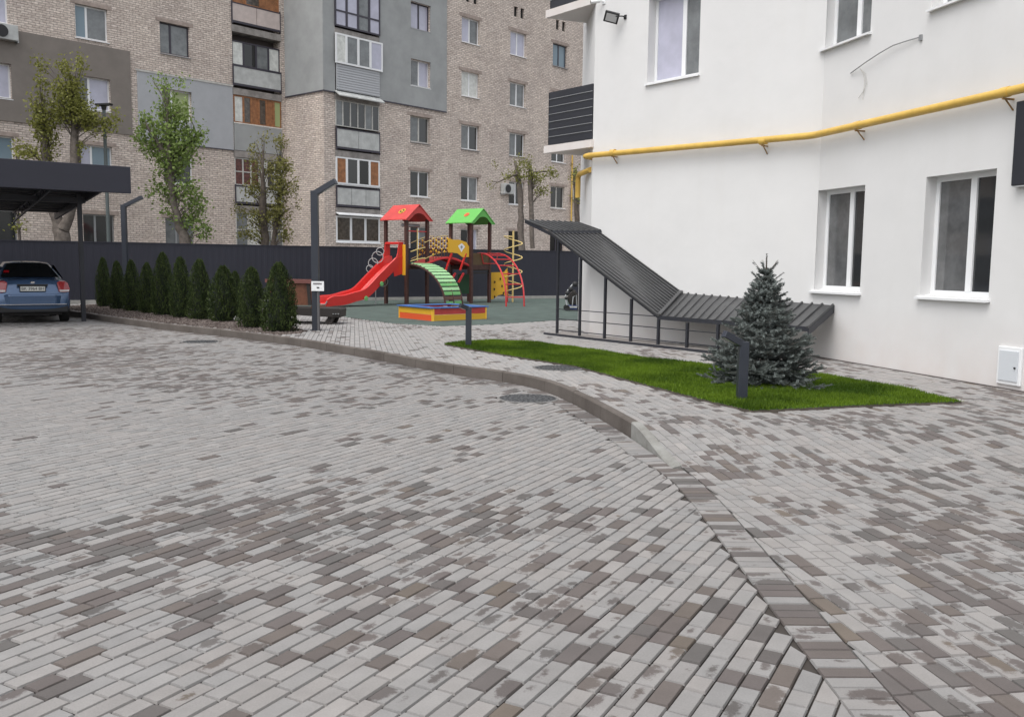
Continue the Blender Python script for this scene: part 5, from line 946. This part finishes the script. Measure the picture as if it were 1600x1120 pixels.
# green arched slat ramp in front: from tower one's platform down to the right front
startc = np.array([.56, -.05]); dv = np.array([.10, -.995]); Lr = 1.5; pn = np.array([1., 0.])
ns = 14; bm = [[], []]; wd_ = .42
def ramp(f_): th = f_*math.pi*.5; return Lr*math.sin(th)**1.12, (dp+.02)*math.cos(th)**.95 if f_ < 1 else 0
ramp_o = None; SL = []
for i in range(ns+1):
    f_ = i/ns; s, z = ramp(f_); c_ = startc+dv*s
    for k in (0, 1): q = c_+pn*(wd_ if k else -wd_); bm[k].append((q[0], q[1], z))
ro = MB().tube([(x, y, z-.04) for x, y, z in bm[0]], .035, 6).build('arched_ramp', 'post', ps); MB().tube([(x, y, z-.04) for x, y, z in bm[1]], .035, 6).build('ramp_beam', 'post', ro)
MB().tube([((a[0]+b[0])/2, (a[1]+b[1])/2, a[2]-.04) for a, b in zip(*bm)], .03, 6).build('ramp_beam', 'post', ro)
for i in range(ns):
    a0_, a1_, b0_, b1_ = [V_(q) for q in (bm[0][i], bm[0][i+1], bm[1][i], bm[1][i+1])]; d0 = (a1_-a0_)*.2; m = MB()
    m.prism([a0_+d0, b0_+d0, b1_-d0, a1_-d0], (0, 0, .025)); m.build('slat', 'slat2' if i in (13, 11, 9) else ('dslat' if i == 12 else 'slat'), ro)
# tower two: side boxes, green board, rungs
x0_, y0_ = ox, oy
MB().box(x0_+.05, x0_+S1-.05, y0_-.02, y0_+.02, dp-.0, dp+.42).build('side_board', mat('olive_board', (.11, .07, .03), .6), ps); MB().box(x0_+.1, x0_+S1-.1, y0_+S1-.3, y0_+S1-.26, .32, dp-.35).build('green_board', 'dgreen', ps)
for z in (dp-.32, dp-.22): MB().box(x0_+.05, x0_+S1-.05, y0_-.02, y0_+.01, z, z+.05).build('rung', 'cartdark', ps)
# red arch tubes off tower two to the right
ep = at(805, 479, SW); el = ep-B1; ee = np.array([float(el@u), float(el@v)]); sp0 = np.array([ox+S1, oy+.05]); dv2 = ee-sp0; L2 = np.hypot(*dv2); dv2 /= L2; pn2 = np.array([-dv2[1], dv2[0]])
arcs = []
for s in (-.32, .32):
    pts = []
    for i in range(15): th = i/14*math.pi*.5; c_ = sp0+dv2*L2*math.sin(th)+pn2*s; pts.append((c_[0], c_[1], (dp+.42)*math.cos(th)**.8))
    pts = [(sp0[0]+pn2[0]*s-dv2[0]*.5, sp0[1]+pn2[1]*s-dv2[1]*.5, dp+.40)]+pts; arcs.append(pts); MB().tube(pts, .028, 8).build('red_arch', 'redmetal', ps, smooth=True)
for i in (2, 4, 6, 8, 10, 12, 14): MB().tube([arcs[0][i], arcs[1][i]], .02, 6).build('arch_rung', 'redmetal', ps)
MB().tube([(sp0[0]-.5, sp0[1]-.1, dp+.40), (sp0[0]-.4, sp0[1]-.1, dp+.05), (sp0[0]+.3, sp0[1]-.1, dp+.05), (sp0[0]+.4, sp0[1]-.1, dp+.35)], .02, 6).build('guard_tube', 'redmetal', ps)
# yellow climbing wall
wA = at(764, 472, SW)-B1; wB = wA+np.array([.68, .10]); la, lb_ = np.array([wA@u, wA@v]), np.array([wB@u, wB@v]); Wq = lambda t_, z, o=0.: (*(la+(lb_-la)*t_+np.array([-(lb_-la)[1], (lb_-la)[0]])/np.hypot(*(lb_-la))*o), z)
m = MB().prism([Wq(0, .08), Wq(.25, .12), Wq(.5, .26), Wq(.8, .30), Wq(1, .12), Wq(1, 1.28), Wq(.8, 1.12), Wq(0, 1.10)], tuple(np.array(Wq(0, 0, .03))-np.array(Wq(0, 0)))); cw = m.build('climbing_wall', 'pyellow', ps)
for (t_, z) in ((.3, .75), (.6, .87), (.28, .48), (.7, .6), (.3, .2), (.78, .34)): 
    m = MB().lathe([(.055, 0), (.035, .03)], 7); c_ = Wq(t_, z, -.002); m.v = [(c_[0]+x*.8, c_[1]-z_+x*.2, c_[2]+y) for x, y, z_ in m.v]; m.build('grip', 'cartdark', cw)
for t_ in (0, 1): MB().bar(Wq(t_, 0, .05), Wq(t_, 1.15, .05), .03).build('red_leg', 'redmetal', cw)
# yellow spiral pole
sp2 = at(801, 472, SW)-B1; sx_, sy_ = float(sp2@u), float(sp2@v); zt3 = zpx(360, sx_, sy_)
MB().tube([(sx_, sy_, 0), (sx_, sy_, zt3)], .035, 8).build('spiral_pole', 'ytube', ps); m = MB(); pts = []
for i in range(75): a = i/74*6.283*4.2+1.0; pts.append((sx_+.34*math.cos(a), sy_+.34*math.sin(a), .25+(zt3-.45)*i/74))
m.tube(pts, .022, 6, caps=True).tube([(sx_, sy_, zt3-.22), pts[-1]], .02, 6).tube([(sx_, sy_, .24), pts[0]], .02, 6).build('spiral', 'ytube', ps, smooth=True)
# ring ladder behind the slide
for (px, py, rr) in ((590, 402, .19), (583, 411, .16), (578, 420, .12), (598, 440, .17), (594, 393, .13)):
    c_ = PL(px, py, -.9, 1.1, .78, .63); m = MB(); m.tube([(c_[0]+rr*math.cos(a)*.62, c_[1]-rr*math.cos(a)*.78, c_[2]+rr*math.sin(a)) for a in np.arange(0, 6.5, .42)], .016, 5); m.build('climbing_ring', 'rope', ps)
c_ = PL(587, 460, -.9, 1.1, .78, .63); MB().tube([(c_[0], c_[1], 0), (c_[0], c_[1], .75)], .02, 6).build('ring_post', 'rope', ps)

# sandbox
n0_ = at(676, 502, SW); l0 = at(609, 495, SW); r0_ = at(757, 498.5, SW)
sbx = thing('sandbox', 'square wooden sandbox with yellow, red and blue boards on the green rubber ground', 'sandbox', (*n0_, SW)); e1 = np.array(l0)-n0_; e2 = np.array(r0_)-n0_; e1 = e1/np.hypot(*e1)*1.62; e2 = e2/np.hypot(*e2)*1.75
cs_ = [np.zeros(2), e1, e1+e2, e2]; hb = .155
for i in range(4):
    a, b = cs_[i], cs_[(i+1) % 4]; d_ = (b-a)/np.hypot(*(b-a)); n_v = np.array([-d_[1], d_[0]]); n_v = n_v if n_v@((e1+e2)/2-a) > 0 else -n_v
    for k in (0, 1):
        colr = ('orange', 'pyellow') if i in (0, 2) else ('pyellow', 'redroof'); mm = MB(); s_ = (i % 2)*.002
        mm.prism([(*(a), k*hb+s_), (*(b), k*hb+s_), (*(b+n_v*.04), k*hb+s_), (*(a+n_v*.04), k*hb+s_)], (0, 0, hb-.006)); mm.build('board', colr[k], sbx, bevel=.004)
    mm = MB(); aa, bb_ = a-n_v*.05+d_*.0, b-n_v*.05; mm.prism([(*(aa+d_*(.2 if i % 2 else -.03)), 2*hb), (*(bb_-d_*(.2 if i % 2 else -.03)), 2*hb), (*(b+n_v*.18-d_*(.2 if i % 2 else -.03)), 2*hb), (*(a+n_v*.18+d_*(.2 if i % 2 else -.03)), 2*hb)], (0, 0, .028)); mm.build('seat_plank', 'blue', sbx, bevel=.004)
MB().poly([(*(c*.96+(e1+e2)*.02), .12) for c in cs_]).build('sand', 'sand', sbx)
for i, c in enumerate(cs_): 
    cc = c*.97+(e1+e2)*.015; MB().box(cc[0]-.035, cc[0]+.035, cc[1]-.035, cc[1]+.035, 0, 2*hb-.003).build('corner_post', 'pyellow', sbx)
for (f1_, f2_, c_, lb) in ((.55, .25, 'pvc', 'small white toy lying on the sandbox edge'), (.5, .55, 'bluetoy', 'dark blue toy lying in the sandbox')):
    q = n0_+e1*f1_+e2*f2_; t = thing('sand_toy', lb, 'toy', (*q, SW+.12)); MB().lathe([(.05, 0), (.075, .13), (.07, .13), (.05, .02)], 12).build('bucket', c_, t); MB().tube([(-.075, 0, .12), (-.05, 0, .19), (.05, 0, .19), (.075, 0, .12)], .006, 5).build('handle', 'grey', t)

# wooden cart with curved runners
cpx = at(502, 508, SW); Yc = cpx[1]+.25
def CW(px, py, dy=0.): P = atY(px, py, Yc); return P
o0 = CW(476, 508); ct = thing('wooden_cart', 'dark wooden decorative cart with a red brown top rail behind the last thuja', 'cart', (o0[0], Yc, SW))
def cx(px, py, y=0.): P = CW(px, py); return (P[0]-o0[0], y, P[2]-SW)
dpt = .75
m = MB(); m.prism([cx(470, 477), cx(489, 477), cx(485, 443), cx(420, 441), cx(424, 477)], (0, .03, 0)); m.v = list(m.v); m.build('side_board', 'cartwood', ct)
m = MB(); m.prism([cx(424, 477, dpt), cx(489, 477, dpt), cx(485, 443, dpt), cx(420, 441, dpt)], (0, .03, 0)); m.build('side_board', 'cartwood', ct)
for k in (0, 1):
    x_ = 426+k*56; MB().prism([cx(x_, 477, -.03), cx(x_+5, 477, -.03), cx(x_+2, 443, -.03), cx(x_-3, 443, -.03)], (0, .028, 0)).build('slat', 'cartdark', ct)
MB().bar(cx(415, 438.5, -.02), cx(487, 440.5, -.02), .038).bar(cx(415, 438.5, dpt), cx(487, 440.5, dpt), .038).build('top_rail', 'cartrail', ct)
MB().prism([cx(424, 480), cx(529, 482), cx(532, 484), cx(531, 496.5), cx(505, 495), cx(424, 490)], (0, dpt, 0)).build('chassis', 'cartdark', ct, bevel=.01)
MB().prism([cx(486, 478), cx(497, 478), cx(499, 482), cx(486, 482)], (0, dpt, 0)).build('step', 'cartwood', ct)
for y in (.06, dpt-.12):
    m = MB(); rp = [cx(478, 507.5, y), cx(500, 508.5, y), cx(512, 508, y), cx(517, 504, y), cx(521, 494, y)]; m.tube(rp, .04, 6).build('runner', 'cartdark', ct, smooth=True); m = MB(); rp = [cx(426, 490, y), cx(427, 503, y), cx(436, 507.5, y), cx(478, 507.5, y)]; m.tube(rp, .04, 6).build('runner', 'cartdark', ct, smooth=True)
    m = MB(); m.prism([cx(506, 505, y), cx(517, 504, y), cx(521, 495, y), cx(512, 495, y)], (0, .05, 0)).build('runner_block', 'cartdark', ct)
for x_ in (521, 525, 529): MB().lathe([(.02, 0), (.02, .02)], 8, c=cx(x_, 491, -.02)).build('bolt', 'grey', ct)

# ride-on toy by the white corner
q = at(896, 486, SW); Yr = q[1]; rt_ = thing('ride_on_toy', 'dark ride-on toy with navy base standing on the rubber ground by the white building', 'toy', (q[0], Yr, SW))
k_ = Yr/F_PX
def rx_(dx, up, y=0.): return (dx*k_, y, up*k_)
MB().prism([rx_(-14, 3), rx_(14, 1.5), rx_(14, 9), rx_(-4, 9.5), rx_(-12, 6.5)], (0, .5, 0)).build('base', 'bluetoy', rt_, bevel=.03)
MB().box(-.14, .12, -.01, -.002, .10, .15).build('base_stripe', 'panel', rt_)
for y in (0.02, .42):
    for x in (-10, 10): m = MB().lathe([(.03, -.03), (.09, -.03), (.09, .03), (.03, .03)], 14); m.v = [(x*k_+a, y+c, .09+b) for a, b, c in m.v]; m.build('wheel', 'tyre', rt_)
MB().prism([rx_(-6, 9), rx_(9, 9), rx_(8, 24), rx_(2, 34), rx_(-5, 28), rx_(-10, 20)], (0, .35, 0)).build('body', 'cartdark', rt_, bevel=.06)
MB().tube([rx_(-10, 9, .0), rx_(-13, 22, .1), rx_(-8, 33, .15), rx_(1, 44, .2), rx_(8, 40, .2)], .025, 7).build('frame', 'grey', rt_, smooth=True); MB().tube([rx_(-2, 8, -.02), rx_(-1, 22, -.02), rx_(4, 25, -.02), rx_(5, 8, -.02)], .018, 7).build('frame', 'grey', rt_, smooth=True)
for (x, z, r_) in ((-10, 28, .07), (-5, 34, .08), (2, 42, .09), (-12, 20, .05)): m = MB().lathe([(r_*.3, -.03), (r_, 0), (r_*.3, .03)], 12); m.v = [(x*k_+a, -.04+c, z*k_+b) for a, b, c in m.v]; m.build('knob', 'plastic', rt_)
print('needles', NN_, 'objects', len(bpy.data.objects))
